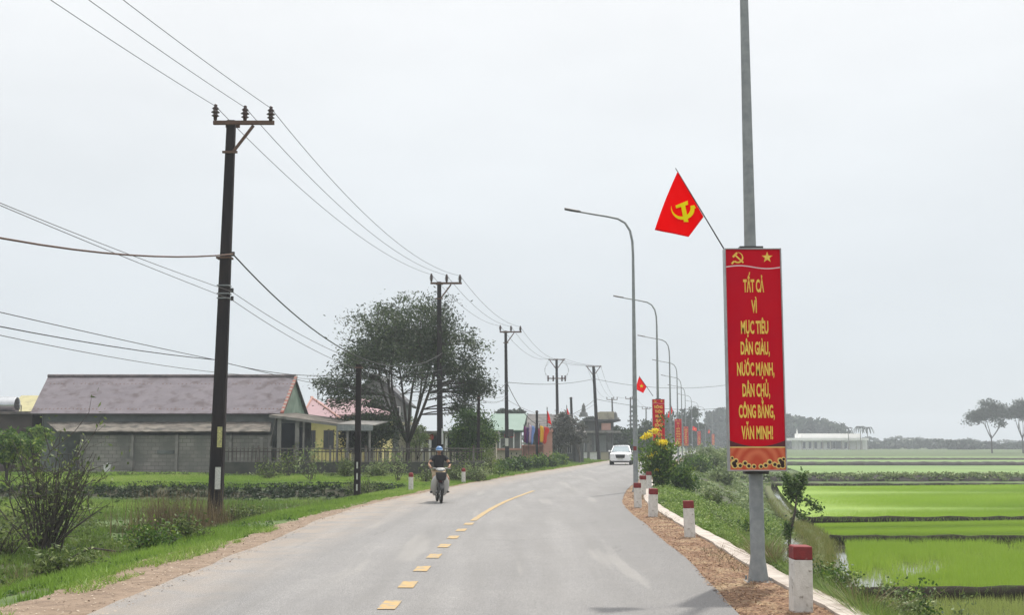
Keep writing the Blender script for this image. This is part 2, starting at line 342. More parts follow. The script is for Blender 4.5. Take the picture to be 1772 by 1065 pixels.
# shoulders of bare earth
dirtL = mat('pale_dirt', (.205, .145, .10), (.265, .195, .14), 2.6, .95, c3=(.17, .12, .085), s3=4.5, lo3=.5, hi3=.66, bump=1, bscale=30)
dirtR = mat('orange_litter', (.27, .155, .09), (.14, .08, .048), 26, .95, c3=(.34, .25, .15), s3=2.6, bump=1, bscale=60, stretch=(1, .7, 1), lo3=.48, hi3=.62)
strip('dirt_shoulder', lambda y: -eL(y) - np.interp(y, [8, 14, 22, 34, 60], [1.25, 1.1, .75, .55, .35]), lambda y: -eL(y) + .05, -60, 500, .25, -.021, dirtL, nx=9, rag=(.30, .05), seed=7)
strip('litter_shoulder', lambda y: eR(y) - .06, lambda y: kb(y) + .02, -60, 500, .25, -.026, dirtR, nx=5, rag=(.06, 0), seed=4)
strip('road_verge_edge', lambda y: eR(y) - .0, lambda y: eR(y) + .05, -60, 6, .25, -.03, dirtR, nx=2)
# kerb of pale concrete on the field side: an L of real thickness
kc = mat('pale_concrete', (.50, .45, .40), (.38, .33, .29), 3.5, .9, c3=(.25, .2, .16), s3=2.2, lo3=.55, hi3=.72, bump=.4, bscale=30)
yy = np.concatenate([np.arange(-40, 60, .5), np.arange(60, 300, 4)]); mb = MB(); secs = []
for y in yy:
    k = float(kb(y)); x0 = float(xc(y)) + k; wdt = .30 if y < 40 else .22; j = .012*math.sin(y*3.1) + .01*math.sin(y*7.7)
    secs.append([(x0 + j, y, -.3), (x0 + j, y, .012), (x0 + wdt + j, y, .006), (x0 + wdt + j, y, -.5)])
mb.loft(secs); k_ = mb.build('kerb', kc); tag(k_, kind='structure')
# painted markings
ym = mat('yellow_marking', (.47, .31, .12), (.36, .26, .13), 14, .8, c3=(.26, .24, .2), s3=9, lo3=.5, hi3=.62)
mb = MB()
y = 1.4
while y < 26:
    y0, y1 = y, y + .66; a = [];
    for q in (y0, (y0+y1)/2, y1): cx_ = float(xc(q)); a.append([(cx_ - .095, q, -.004), (cx_ + .095, q, -.004)])
    mb.grid(a); y += 1.82
a = []
for q in np.arange(26.4, 43.5, .5): cx_ = float(xc(q)); a.append([(cx_ - .07, q, -.004), (cx_ + .07, q, -.004)])
mb.grid(a)
o = mb.build('lane_marking', ym, fix=False); tag(o, kind='structure')
# ------------------------------------------------------------------ paddies on the field side
wm, t, b = newmat('paddy_water'); b.inputs['Base Color'].default_value = (.10, .105, .06, 1); b.inputs['Roughness'].default_value = .06; b.inputs['Specular IOR Level'].default_value = .8
N_, L_ = t.nodes.new, t.links.new; co = N_('ShaderNodeTexCoord'); nb = N_('ShaderNodeTexNoise'); nb.inputs['Scale'].default_value = 5; L_(co.outputs['Object'], nb.inputs[0]); bp = N_('ShaderNodeBump'); bp.inputs['Strength'].default_value = .08; L_(nb.outputs[0], bp.inputs['Height']); L_(bp.outputs[0], b.inputs['Normal'])
RW = -1.25
strip('paddy_water', lambda y: re_(y) - 2.4 + 2.2*S((y-37)/2.5), 75, 6, 80, 1, RW, wm, nx=4)
rg1 = mat('young_rice', (.185, .285, .038), (.215, .32, .046), 3.5, .9, c3=(.15, .26, .03), s3=.8, bump=.9, bscale=18, detail=8, stretch=(.5, 1, 1))
strip('rice_field', lambda y: re_(y) + .25, 75, 43.9, 78.8, 1, RW + .17, rg1, nx=30)
rg2 = mat('far_rice', (.12, .20, .045), (.15, .24, .055), .06, .9, c3=(.09, .15, .05), s3=.05)
strip('rice_field', lambda y: re_(y) + 4, 260, 93, 147, 3, -.93, rg2, nx=24)
strip('rice_field', lambda y: re_(y) + 6, 300, 154, 240, 4, 0, rg2, nx=24, fz=lambda X, Y: terr(X, Y) + .06)
bm_ = mat('bund_earth', (.016, .014, .010), (.03, .025, .017), 3, .95, c3=(.035, .05, .015), s3=2.4, lo3=.55, hi3=.68, spec=.1, bump=.9, bscale=16)
def bund(pts, w_, h_, z0, name='field_bund', n=None, seed=1, mt=None):
    """an earth ridge along pts"""
    rg = random.Random(seed); mb = MB(); secs = []
    P = [Vector((x, y, 0)) for x, y in pts]; Q = []
    for a_, b_ in zip(P, P[1:]):
        k = max(1, int((b_-a_).length/.45)) if n is None else n
        Q += [a_.lerp(b_, i/k) for i in range(k)]
    Q.append(P[-1])
    for i, q in enumerate(Q):
        d = (Q[min(i+1, len(Q)-1)] - Q[max(0, i-1)]).normalized(); s_ = Vector((d.y, -d.x, 0))
        ww = w_*rg.uniform(.8, 1.2); hh = h_*rg.uniform(.9, 1.08)
        secs.append([q - s_*ww/2 + Vector((0, 0, z0 - .3)), q - s_*ww*.36 + Vector((0, 0, z0 + hh*.7)), q - s_*ww*.12 + Vector((0, 0, z0 + hh)), q + s_*ww*.2 + Vector((0, 0, z0 + hh*.95)), q + s_*ww*.4 + Vector((0, 0, z0 + hh*.5)), q + s_*ww/2 + Vector((0, 0, z0 - .3))])
    mb.loft(secs); o = mb.build(name, mt or bm_, smooth=True); return tag(o, kind='structure')
for i, (yb, h_, w_) in enumerate(((22.6, .24, .5), (34.9, .27, .42), (43.6, .29, .42), (79.0, .34, .6))):
    x0 = float(xc(yb) + re_(yb)) - (.1 if i else .6)
    bund([(x0, yb), (x0 + 12, yb + .1), (70, yb + (.3 if i else 1.0))], w_, h_, RW, seed=i)
bund([(float(xc(y) + re_(y)) - .38, y) for y in np.arange(8, 79.5, 2.5)], .5, .20, RW, seed=9, mt=mat('canal_bank', (.10, .14, .03), (.07, .08, .03), 4, .95, bump=.8, bscale=18, c3=(.1, .075, .045), s3=3, lo3=.5, hi3=.65))
# dykes across the fields
dyke = mat('dyke_bank', (.03, .026, .024), (.05, .042, .036), 1.2, .95, c3=(.045, .06, .025), s3=.6, lo3=.55, hi3=.65, bump=1, bscale=6)
bund([(12.5, 88), (40, 88.5), (120, 90)], 3.2, .72, -1.3, 'earth_dyke', seed=3, mt=dyke)
bund([(28, 152), (75, 150), (95, 152)], 2.5, .55, -1.05, 'earth_dyke', seed=4, mt=dyke)
bund([(45, 205), (130, 200)], 2.5, .4, -1.0, 'earth_dyke', seed=5, mt=dyke)
# ------------------------------------------------------------------ leaves and blades
def leafmesh(name, C, size, mt, parent=None, seed=0, aspect=.4, out=None, droop=0, tint=None, flat=0, lie=False):
    """one rhombic leaf at each centre C; out: preferred directions"""
    rg = np.random.default_rng(seed); n = len(C); C = np.asarray(C, float)
    d = rg.normal(size=(n, 3)); d /= np.linalg.norm(d, axis=1)[:, None]
    if out is not None: d = d*.8 + out
    d[:, 2] -= droop; d /= np.linalg.norm(d, axis=1)[:, None] + 1e-9
    if lie: d[:, 2] *= .12; d /= np.linalg.norm(d, axis=1)[:, None]
    r = rg.normal(size=(n, 3)); r[:, 2] *= (1-flat)
    if lie: r = r*.25 + np.array([0, 0, 1])
    s_ = np.cross(d, r); s_ /= np.linalg.norm(s_, axis=1)[:, None] + 1e-9
    L_ = (size*rg.uniform(.6, 1.3, n))[:, None]; W_ = L_*aspect*.5
    A = C - d*L_*.5; B = C + d*L_*.5; nn = np.cross(d, s_)
    V = np.stack([A, C + s_*W_ + nn*W_*.3, B, C - s_*W_ + nn*W_*.3], 1).reshape(-1, 3)
    Fc = np.arange(4*n).reshape(n, 4)
    tn = rg.uniform(0, 1, n) if tint is None else np.clip(tint + rg.uniform(-.25, .25, n), 0, 1)
    return link(fastmesh(name, V, Fc, mt, tint=tn), name, parent)
def blades(name, X, Y, Z, h, w_, mt, seed=0, lean=.35, parent=None, tint=None):
    rg = np.random.default_rng(seed); n = len(X); a = rg.uniform(0, 2*np.pi, n); hh = h*rg.uniform(.5, 1.25, n); ww = w_*rg.uniform(.6, 1.3, n)
    B = np.stack([X, Y, Z], -1); sx = np.stack([np.cos(a), np.sin(a), 0*a], -1)*ww[:, None]/2
    l = rg.normal(size=(n, 2))*lean; T = B + np.stack([l[:, 0]*hh, l[:, 1]*hh, hh], -1)
    V = np.stack([B - sx, B + sx, T], 1).reshape(-1, 3)
    tn = rg.uniform(0, 1, n) if tint is None else np.clip(tint + rg.uniform(-.25, .25, n), 0, 1)
    return link(fastmesh(name, V, np.arange(3*n).reshape(n, 3), mt, tint=tn), name, parent)
GL = leafmat('grass_blades', (.08, .14, .026), (.16, .25, .042), (.28, .34, .10), .3)
GB = leafmat('bright_grass', (.12, .21, .03), (.22, .35, .05), (.36, .45, .12), .3)
RC = leafmat('rice_blades', (.23, .36, .04), (.31, .45, .055), (.42, .53, .12), .35)
DRY = leafmat('dry_grass', (.10, .075, .04), (.18, .135, .07), (.26, .2, .11), .2)
WEED = leafmat('weed_leaves', (.045, .075, .018), (.115, .16, .042), (.24, .29, .09), .3)
SAGE = leafmat('dusty_leaves', (.10, .15, .05), (.19, .25, .09), (.34, .39, .18), .25)
# ------------------------------------------------------------------ street lamps
def rdir(Y):
    s = float(xc(Y+2) - xc(Y-2))/4; return math.atan(s)
def arm_curve():
    return [(0, 0, 8.85), (-.02, 0, 9.35), (-.10, 0, 9.75), (-.28, 0, 10.05), (-.55, 0, 10.22), (-.92, 0, 10.31), (-1.4, 0, 10.40), (-2.0, 0, 10.52)]
def make_lamp():
    t = thing('street_lamp', 'x', 'street lamp')
    mb = MB(); mb.tube([(0, 0, -.02), (0, 0, .05), (0, 0, .34), (0, 0, 3), (0, 0, 8.85)], [.135, .13, .092, .085, .048], 20, ph=.1)
    bp_ = MB(); bp_.box((0, 0, .02), (.34, .34, .03))
    for sx in (-1, 1):
        for sy in (-1, 1): bp_.tube([(sx*.13, sy*.13, .03), (sx*.13, sy*.13, .09)], .014, 6)
    bp_.build('base_plate', M['galv'], t)
    mb.build('pole', M['galv'], t, smooth='auto')
    mb = MB(); c = arm_curve(); mb.tube(c, [.048, .046, .044, .042, .04, .038, .036, .034], 12); mb.build('arm', M['galv'], t, smooth='auto')
    mb = MB(); mb.loft([[(x, y*wd, 10.52 + (-2.0-x)*.2 + z) for y, z in ((-1, -.02), (-1, .015), (-.5, .05), (.5, .05), (1, .015), (1, -.02))] for x, wd in ((-1.95, .05), (-2.07, .11), (-2.34, .13), (-2.56, .09))])
    mb.build('lamp_head', M['dark_steel'], t)
    return t
lampY = [15.0, 42.8, 68.5, 93.7, 121, 148, 172, 203, 234, 265, 296]
lampP = [1306.5, 1099.5, 1139.5, 1161, 1173.5, 1180.6, 1187, 1198, 1209.6, 1221, 1234]
lampL = ['galvanised street lamp beside the large slogan board, its top out of the picture',
 'tall grey street lamp behind the square bollards, next to the white car in view',
 'street lamp carrying the second slogan board behind the yellow flowers',
 'street lamp fourth from the front, bare pole right of the second slogan board',
 'street lamp fifth from the front, rising above the third slogan board',
 'slim hazy street lamp sixth from the front', 'slim hazy street lamp seventh from the front, above the fourth slogan board',
 'hazy street lamp eighth from the front', 'hazy street lamp ninth from the front, above the small fifth slogan board',
 'faint street lamp tenth from the front', 'faintest street lamp, farthest along the road']
proto = make_lamp(); lamps = []
for i, (Y, p) in enumerate(zip(lampY, lampP)):
    o = proto if i == 0 else copy_tree(proto)
    q = at(p, 770, Y); o.location = (q.x, q.y, -.06); o.rotation_euler = (0, 0, -rdir(Y)*.8); o['label'] = lampL[i]; o['group'] = 'street lamps along the road'; lamps.append(q)
q = MB().box((-.02, -.095, 1.62), (.12, .012, .15)).build('sticker', M['red_paint'], [x for x in D.objects if x.parent is None and x.get('label') == lampL[1]][0])
# ------------------------------------------------------------------ slogan boards
def unlit(name, col, rough=.5): return mat(name, col, tuple(c*.94 for c in col), 8, rough)
M['board_red'] = mat('board_red', (.56, .005, .018), (.49, .005, .022), 1.5, .7, spec=.03)
M['gold'] = mat('gold_letter', (.85, .62, .10), (.75, .45, .06), 30, .5)
M['maroon'] = unlit('maroon_band', (.08, .006, .012)); M['wave_white'] = unlit('wave_white', (.75, .55, .58))
M['petal'] = unlit('petal_yellow', (.72, .52, .16)); M['flower_dark'] = unlit('flower_dark', (.03, .008, .008))
def swirl():
    m, t, b = newmat('orange_swirl'); N_, L_ = t.nodes.new, t.links.new
    co = N_('ShaderNodeTexCoord'); mp = N_('ShaderNodeMapping'); L_(co.outputs['Object'], mp.inputs[0]); mp.inputs['Location'].default_value = (0, 0, -1.46)
    wv = N_('ShaderNodeTexWave'); wv.wave_type = 'RINGS'; wv.rings_direction = 'SPHERICAL'; wv.inputs['Scale'].default_value = 3; wv.inputs['Distortion'].default_value = 4; wv.inputs['Detail'].default_value = 4; L_(mp.outputs[0], wv.inputs[0])
    r = N_('ShaderNodeValToRGB'); L_(wv.outputs[0], r.inputs[0]); r.color_ramp.elements[0].color = (.48, .05, .012, 1); r.color_ramp.elements[1].color = (.60, .13, .05, 1)
    L_(r.outputs[0], b.inputs['Base Color']); b.inputs['Roughness'].default_value = .45
    return m
M['swirl'] = swirl()
def text_mesh(lines, zs, widths, cap, dx=0.0):
    """raised lettering; returns verts/faces in the xz plane (front is -y)"""
    V, Fs = [], []
    for s_, z, wd in zip(lines, zs, widths):
        cu = D.curves.new('t', 'FONT'); cu.body = s_; cu.size = 1; cu.align_x = 'LEFT'; cu.offset = .032; cu.resolution_u = 3
        ob = D.objects.new('t', cu); COL.objects.link(ob); bpy.context.view_layer.update()
        me = ob.evaluated_get(bpy.context.evaluated_depsgraph_get()).to_mesh()
        v = np.array([q.co[:] for q in me.vertices]); f = [tuple(p.vertices) for p in me.polygons]
        D.objects.remove(ob); D.curves.remove(cu)
        if not len(v): continue
        x0, x1 = v[:, 0].min(), v[:, 0].max(); sx = wd*.95/(x1-x0); b = len(V)
        for q in v: V.append(((q[0]-(x0+x1)/2)*sx + dx, 0, z - cap*.5 + q[1]*cap/.70))
        Fs += [tuple(i + b for i in p) for p in f]
    return V, Fs
def emblem_poly(mb, cx, cz, r, y):
    """sickle crossed by a hammer, standard way up"""
    n = 18; a0, a1 = R(105), R(-135); o_, i_ = [], []
    for k in range(n+1):
        u = k/n; a = a0 + (a1-a0)*u; th = .30*math.sin(math.pi*min(1, u*1.0)*.62 + .02)
        o_.append((cx + r*math.cos(a), y, cz + r*math.sin(a))); i_.append((cx + r*(1-th)*math.cos(a)*.97 , y, cz + r*(1-th)*math.sin(a)))
    mb.grid([o_, i_])
    def rect(ax, az, bx, bz, w_, yy):
        d = Vector((bx-ax, bz-az)).normalized(); nx, nz_ = -d.y*w_/2, d.x*w_/2
        mb.add([(cx + r*(ax+nx), yy, cz + r*(az+nz_)), (cx + r*(bx+nx), yy, cz + r*(bz+nz_)), (cx + r*(bx-nx), yy, cz + r*(bz-nz_)), (cx + r*(ax-nx), yy, cz + r*(az-nz_))], [(0, 1, 2, 3)])
    rect(-.66, -.62, -1.12, -1.1, .3, y)
    rect(-.48, .5, .98, -.92, .26, y - .0012)
    rect(-.88, .12, -.12, .9, .36, y - .0016)
def star_poly(mb, cx, cz, r, y):
    P = []
    for k in range(10):
        a = math.pi/2 + k*math.pi/5; q = r if k % 2 == 0 else r*.40; P.append((cx + q*math.cos(a), y, cz + q*math.sin(a)))
    c = len(P); P.append((cx, y, cz)); mb.add(P, [(c, i, (i+1) % 10) for i in range(10)])
def disc(mb, cx, cz, r, y, n=14): mb.add([(cx, y, cz)] + [(cx + r*math.cos(k*2*math.pi/n), y, cz + r*math.sin(k*2*math.pi/n)) for k in range(n)], [(0, k+1, (k+1) % n + 1) for k in range(n)])
TXT1 = (['TẤT CẢ', 'VÌ', 'MỤC TIÊU', 'DÂN GIÀU,', 'NƯỚC MẠNH,', 'DÂN CHỦ,', 'CÔNG BẰNG,', 'VĂN MINH!'], [.28, .075, .37, .39, .50, .37, .48, .42])
TXT2 = (['NÔNG', 'THÔN', 'MỚI,', 'SỨC', 'SỐNG', 'MỚI,', 'DIỆN', 'MẠO'], [.50, .46, .38, .34, .48, .38, .40, .36])
def make_board(loc, rz, txt, label, H=2.86, W=.735, z0=1.365, detail=True):
    t = thing('slogan_board', label, 'sign', loc, rz, 'red slogan boards on the street lamps')
    z1 = z0 + H; D_ = .14
    mb = MB(); mb.box((0, -.02, (z0+z1)/2), (W - .02, D_ - .03, H - .02)); mb.mi = 0
    mb.build('panel', M['board_red'], t)
    mb = MB(); y = -.02
    for s_ in (-1, 1): mb.box((s_*(W/2 - .008), y, (z0+z1)/2), (.016, D_, H))
    for z in (z0 + .008, z1 - .008): mb.box((0, y, z), (W - .032, D_, .016))
    mb.build('frame', M['frame'], t, bevel=.003)
    for z in (z0 - .02, z1 + .02): MB().box((0, .06, z), (.30, .16, .036)).build('bracket', M['dark_steel'], t)
    yf = -.02 - (D_-.03)/2 - .003
    caps = .157; zs = [z1 - .49 - .269*k for k in range(8)]
    if txt is TXT2: zs = [z1 - .46 - .268*k for k in range(8)]
    v, f = text_mesh(txt[0], zs, txt[1], caps); mb = MB(); mb.add([(x, yf - .002, z) for x, _, z in v], f); mb.build('lettering', M['gold'], t, fix=False)
    mb = MB(); emblem_poly(mb, -.195, z1 - .125, .072, yf - .001); mb.build('emblem', M['gold'], t, fix=False)
    mb = MB(); star_poly(mb, .185, z1 - .12, .075, yf - .001); mb.build('star', M['gold'], t, fix=False)
    mb = MB(); hw = W/2 - .017; rows = []
    for k in range(21):
        x = -hw + 2*hw*k/20; zc = z1 - .245 - .018*math.sin(k/20*2*math.pi)*-1 - .006*k/20; rows.append([(x, yf, zc + .007), (x, yf, zc - .007)])
    mb.grid(rows); mb.build('wave_stripe', M['wave_white'], t, fix=False)
    zb = z0 + .30; mb = MB(); rows = []
    for k in range(21):
        u = -1 + 2*k/20; rows.append([(u*hw, yf, zb), (u*hw, yf, zb + .012 + .075*u*u)])
    mb.grid(rows); mb.build('dark_band', M['maroon'], t, fix=False)
    mb = MB(); mb.add([(-hw, yf, z0 + .016), (hw, yf, z0 + .016), (hw, yf, zb), (-hw, yf, zb)], [(0, 1, 2, 3)]); mb.build('orange_band', M['swirl'], t, fix=False)
    mb = MB(); mb.add([(-hw, yf - .001, zb - .006), (hw, yf - .001, zb - .006), (hw, yf - .001, zb + .008), (-hw, yf - .001, zb + .008)], [(0, 1, 2, 3)])
    fl = MB(); r_ = random.Random(3)
    for u, v_, q in ((-.95, .47, .7), (-.93, .22, 1.3), (-.80, .33, 1), (-.84, .12, 1.2), (-.65, .12, 1), (-.47, .23, 1), (-.34, .1, 1), (-.15, .06, .9), (.1, .05, .9), (.27, .13, 1), (.42, .28, 1.05), (.6, .17, 1.), (.74, .1, 1.1), (.8, .36, 1), (.93, .25, 1.4), (.97, .42, .8), (.88, .08, 1.2)):
        x, z = u*hw, z0 + .04 + v_*(zb - z0 - .03); rr = .034*q
        x = max(-hw + rr, min(hw - rr, x)); z = max(z0 + .03 + rr, z)
        disc(mb, x, z, rr, yf - .0015 - .0004*r_.random()); disc(fl, x + .003, z - .003, rr*.62, yf - .0028)
    mb.build('flower_petals', M['petal'], t, fix=False); fl.build('flower_centres', M['flower_dark'], t, fix=False)
    return t
M['frame'] = mat('aluminium_frame', (.30, .30, .31), (.38, .38, .39), 9, .4, .5)
boards = [(0, TXT1, 'large red slogan board on the nearest street lamp, eight lines of gold writing'),
 (2, TXT2, 'second red slogan board, half hidden behind the yellow flowering shrub'),
 (4, TXT1, 'third red slogan board, behind the small yellow warning triangle'),
 (6, TXT2, 'fourth red slogan board, just right of the third and overlapped by it'),
 (8, TXT1, 'fifth red slogan board, small and hazy, set apart from the others'),
 (10, TXT2, 'sixth and smallest red slogan board, faint in the haze')]
for i, tx, lb in boards:
    q = lamps[i]; make_board((q.x - (.02 if i == 0 else 0), q.y - .17, 0), 0, tx, lb, z0=1.365 if i == 0 else 1.5)
# ------------------------------------------------------------------ flags on slanting staffs
M['flag_red'] = leafmat('flag_red', (.95, .002, .005), (.95, .002, .005), trans=.5, rough=.9, spec=0)
M['flag_yellow'] = leafmat('flag_yellow', (.95, .85, .01), (.95, .85, .01), trans=.2, rough=.9, spec=0)
def staff_flag(base, tip, hoist0, hoist1, fly, label, emb, sc_=1.0, seed=0):
    """flag hanging from a slanting staff: base, tip, hoist0 (top), hoist1 (bottom) as (x,z); fly: lower corners (x,z)"""
    t = thing('red_flag', label, 'flag', base, 0, 'red flags on slanting staffs')
    b0 = Vector(base); MBs = MB(); MBs.tube([(0, 0, 0), (tip[0], 0, tip[1])], [.009*sc_, .006*sc_], 8); MBs.build('staff', M['dark_steel'], t, smooth=True)
    h0, h1 = Vector(hoist0), Vector(hoist1); f0, f1 = Vector(fly[0]), Vector(fly[1]); n = 22
    dep = lambda x, z: -.02 - .05*math.sin((x - h0[0])*9 + z*3 + seed)*min(1, abs(x - h0[0])*2.2) - .004*math.sin(x*23 + z*14)
    mb = MB(); rows = []
    for i in range(n+1):
        u = i/n; row = []
        for j in range(n+1):
            v_ = j/n; p = h0.lerp(h1, u).lerp(f0.lerp(f1, u), v_) if False else (h0*(1-u)*(1-v_) + h1*u*(1-v_) + f1*u*v_ + f0*(1-u)*v_)
            bulge = .05*math.sin(math.pi*v_)*(1-u); p = p + Vector((-bulge*.3, 0)) if True else p
            row.append((p[0], dep(p[0], p[1]), p[1]))
        rows.append(row)
    mb.grid(rows); o = mb.build('cloth', M['flag_red'], t, smooth=True, fix=False)
    md = o.modifiers.new('s', 'SOLIDIFY'); md.thickness = .002
    mb = MB(); c = (h0 + h1 + f0 + f1)/4
    if emb == 'hs':
        cx, cz, r = c[0] + .02, c[1] + .07, .155
        tmp = MB(); a0, a1 = R(168), R(375); o_, i_ = [], []
        for k in range(17):
            u = k/16; a = a0 + (a1-a0)*u; th = .36*math.sin(math.pi*.6*u + .02)
            o_.append((cx + r*math.cos(a), cz + r*math.sin(a))); i_.append((cx + r*(1-th)*math.cos(a), cz + r*(1-th)*math.sin(a)))
        tmp.grid([[(x, 0, z) for x, z in o_], [(x, 0, z) for x, z in i_]])
        for P_ in ([(.64, .20), (.98, .28), (1.12, .02), (.72, .0)], [(-.18, .30), (.16, .42), (.44, -1.2), (.06, -1.18)], [(-.62, .22), (.42, .66), (.44, .30), (-.56, -.02)]):
            tmp.add([(cx + r*x, 0, cz + r*z) for x, z in P_], [(0, 1, 2, 3)])
        vv, ff = tmp.v, tmp.f
    else:
        tmp = MB(); star_poly(tmp, c[0] + .02, c[1] + .02, .11*sc_**.2, 0); vv, ff = tmp.v, tmp.f
    for off, s_ in ((-.014, 1), (.016, -1)):
        mb.add([(x, dep(x, z) + off, z) for k, (x, _, z) in enumerate(vv)], ff)
    mb.build('emblem' if emb == 'hs' else 'star', M['flag_yellow'], t, fix=False)
    return t
def flag_px(Y, b, tip, h0, h1, f1, f0, label, emb, sc_=1, seed=0):
    B = at(*b, Y); g_ = lambda p: (at(*p, Y).x - B.x, at(*p, Y).z - B.z)
    return staff_flag(B, g_(tip), g_(h0), g_(h1), (g_(f0), g_(f1)), label, emb, sc_, seed)
flag_px(14.85, (1254, 433), (1169, 291), (1172, 298), (1218, 375), (1191, 411), (1133, 398), 'large red flag with a yellow hammer and sickle beside the nearest slogan board', 'hs')
flag_px(68.3, (1130, 686), (1106, 651), (1106, 652), (1119, 670), (1113, 681), (1100, 674), 'red flag with a small star left of the second slogan board', 'star', 2)
flag_px(120.8, (1168, 724), (1161, 701), (1161, 702), (1164, 712), (1160, 724), (1155, 723), 'limp red flag hanging beside the fourth street lamp', 'star', 2.5)
flag_px(233.8, (1206, 748), (1202, 738), (1199, 738), (1206, 742), (1205, 747), (1198, 745), 'small red flag above the fifth slogan board', 'star', 4)
flag_px(295.8, (1231, 754), (1227, 743), (1227, 743), (1229, 748), (1227, 751), (1225, 750), 'tiny red flag above the sixth slogan board', 'star', 5)
# ------------------------------------------------------------------ bollards
def make_bollard(kind):
    t = thing('bollard', 'x', 'bollard'); h = .67
    mb = MB()
    if kind == 's':
        mb.box((0, 0, (h-.14)/2 - .05), (.205, .20, h - .14 + .1), taper=.97); mb.build('post', M['white_paint'], t, bevel=.012)
        mb = MB(); mb.box((0, 0, h - .07), (.201, .196, .14), taper=.985); mb.build('red_cap', M['red_paint'], t, bevel=.014)
    else:
        mb.lathe([(.092, -.1), (.09, h - .16)], n=18); mb.build('post', M['white_paint'], t, smooth='auto')
        mb = MB(); mb.lathe([(.091, h - .16), (.092, h - .06), (.08, h - .02), (.045, h + .005)], n=18); mb.build('red_cap', M['red_paint'], t, smooth='auto')
    return t
pb, pr_ = make_bollard('s'), None
bl = [((1386, 1058), .66, 'dirty white and red square bollard nearest the camera, right of the board post', 3),
      ((1194, 930), .66, 'stained square bollard with a red top, second from the front on the kerb side', -6),
      ((1130, 895), .66, 'square bollard with a red top, third from the front, left of the rice fields', 4),
      ((1104, 879), .66, 'square bollard in front of the second street lamp', -3),
      ((1112, 858), .66, 'small square bollard half hidden behind the others beside the lamp', 5),
      ((1123, 847), .66, 'smallest square bollard just left of the yellow flowering shrub', 0)]
for i, (p, h, lb, a) in enumerate(bl):
    o = pb if i == 0 else copy_tree(pb); q = gnd(p[0], p[1], -.02); o.location = q; o.rotation_euler = (R((-1) ** i*1.2), R(a*.3), R(a)); o['label'] = lb; o['group'] = 'red topped bollards'
pr_ = make_bollard('r')
for i, (p, lb) in enumerate((((711, 850), 'round white bollard with a domed red top left of the motorcyclist'), ((802, 837), 'round white bollard with a red top right of the motorcyclist'))):
    o = pr_ if i == 0 else copy_tree(pr_); q = gnd(p[0], p[1], -.03); o.location = q; o['label'] = lb; o['group'] = 'red topped bollards'
# farther right-hand bollards peeping over the kerb
for i, (Y, lb) in enumerate(((66, 'distant square bollard beyond the flowering shrub'), (74, 'far square bollard near the second slogan board'))):
    o = copy_tree(pb); o.location = (float(xc(Y) + kb(Y)) - .3, Y, -.05); o['label'] = lb; o['group'] = 'red topped bollards'
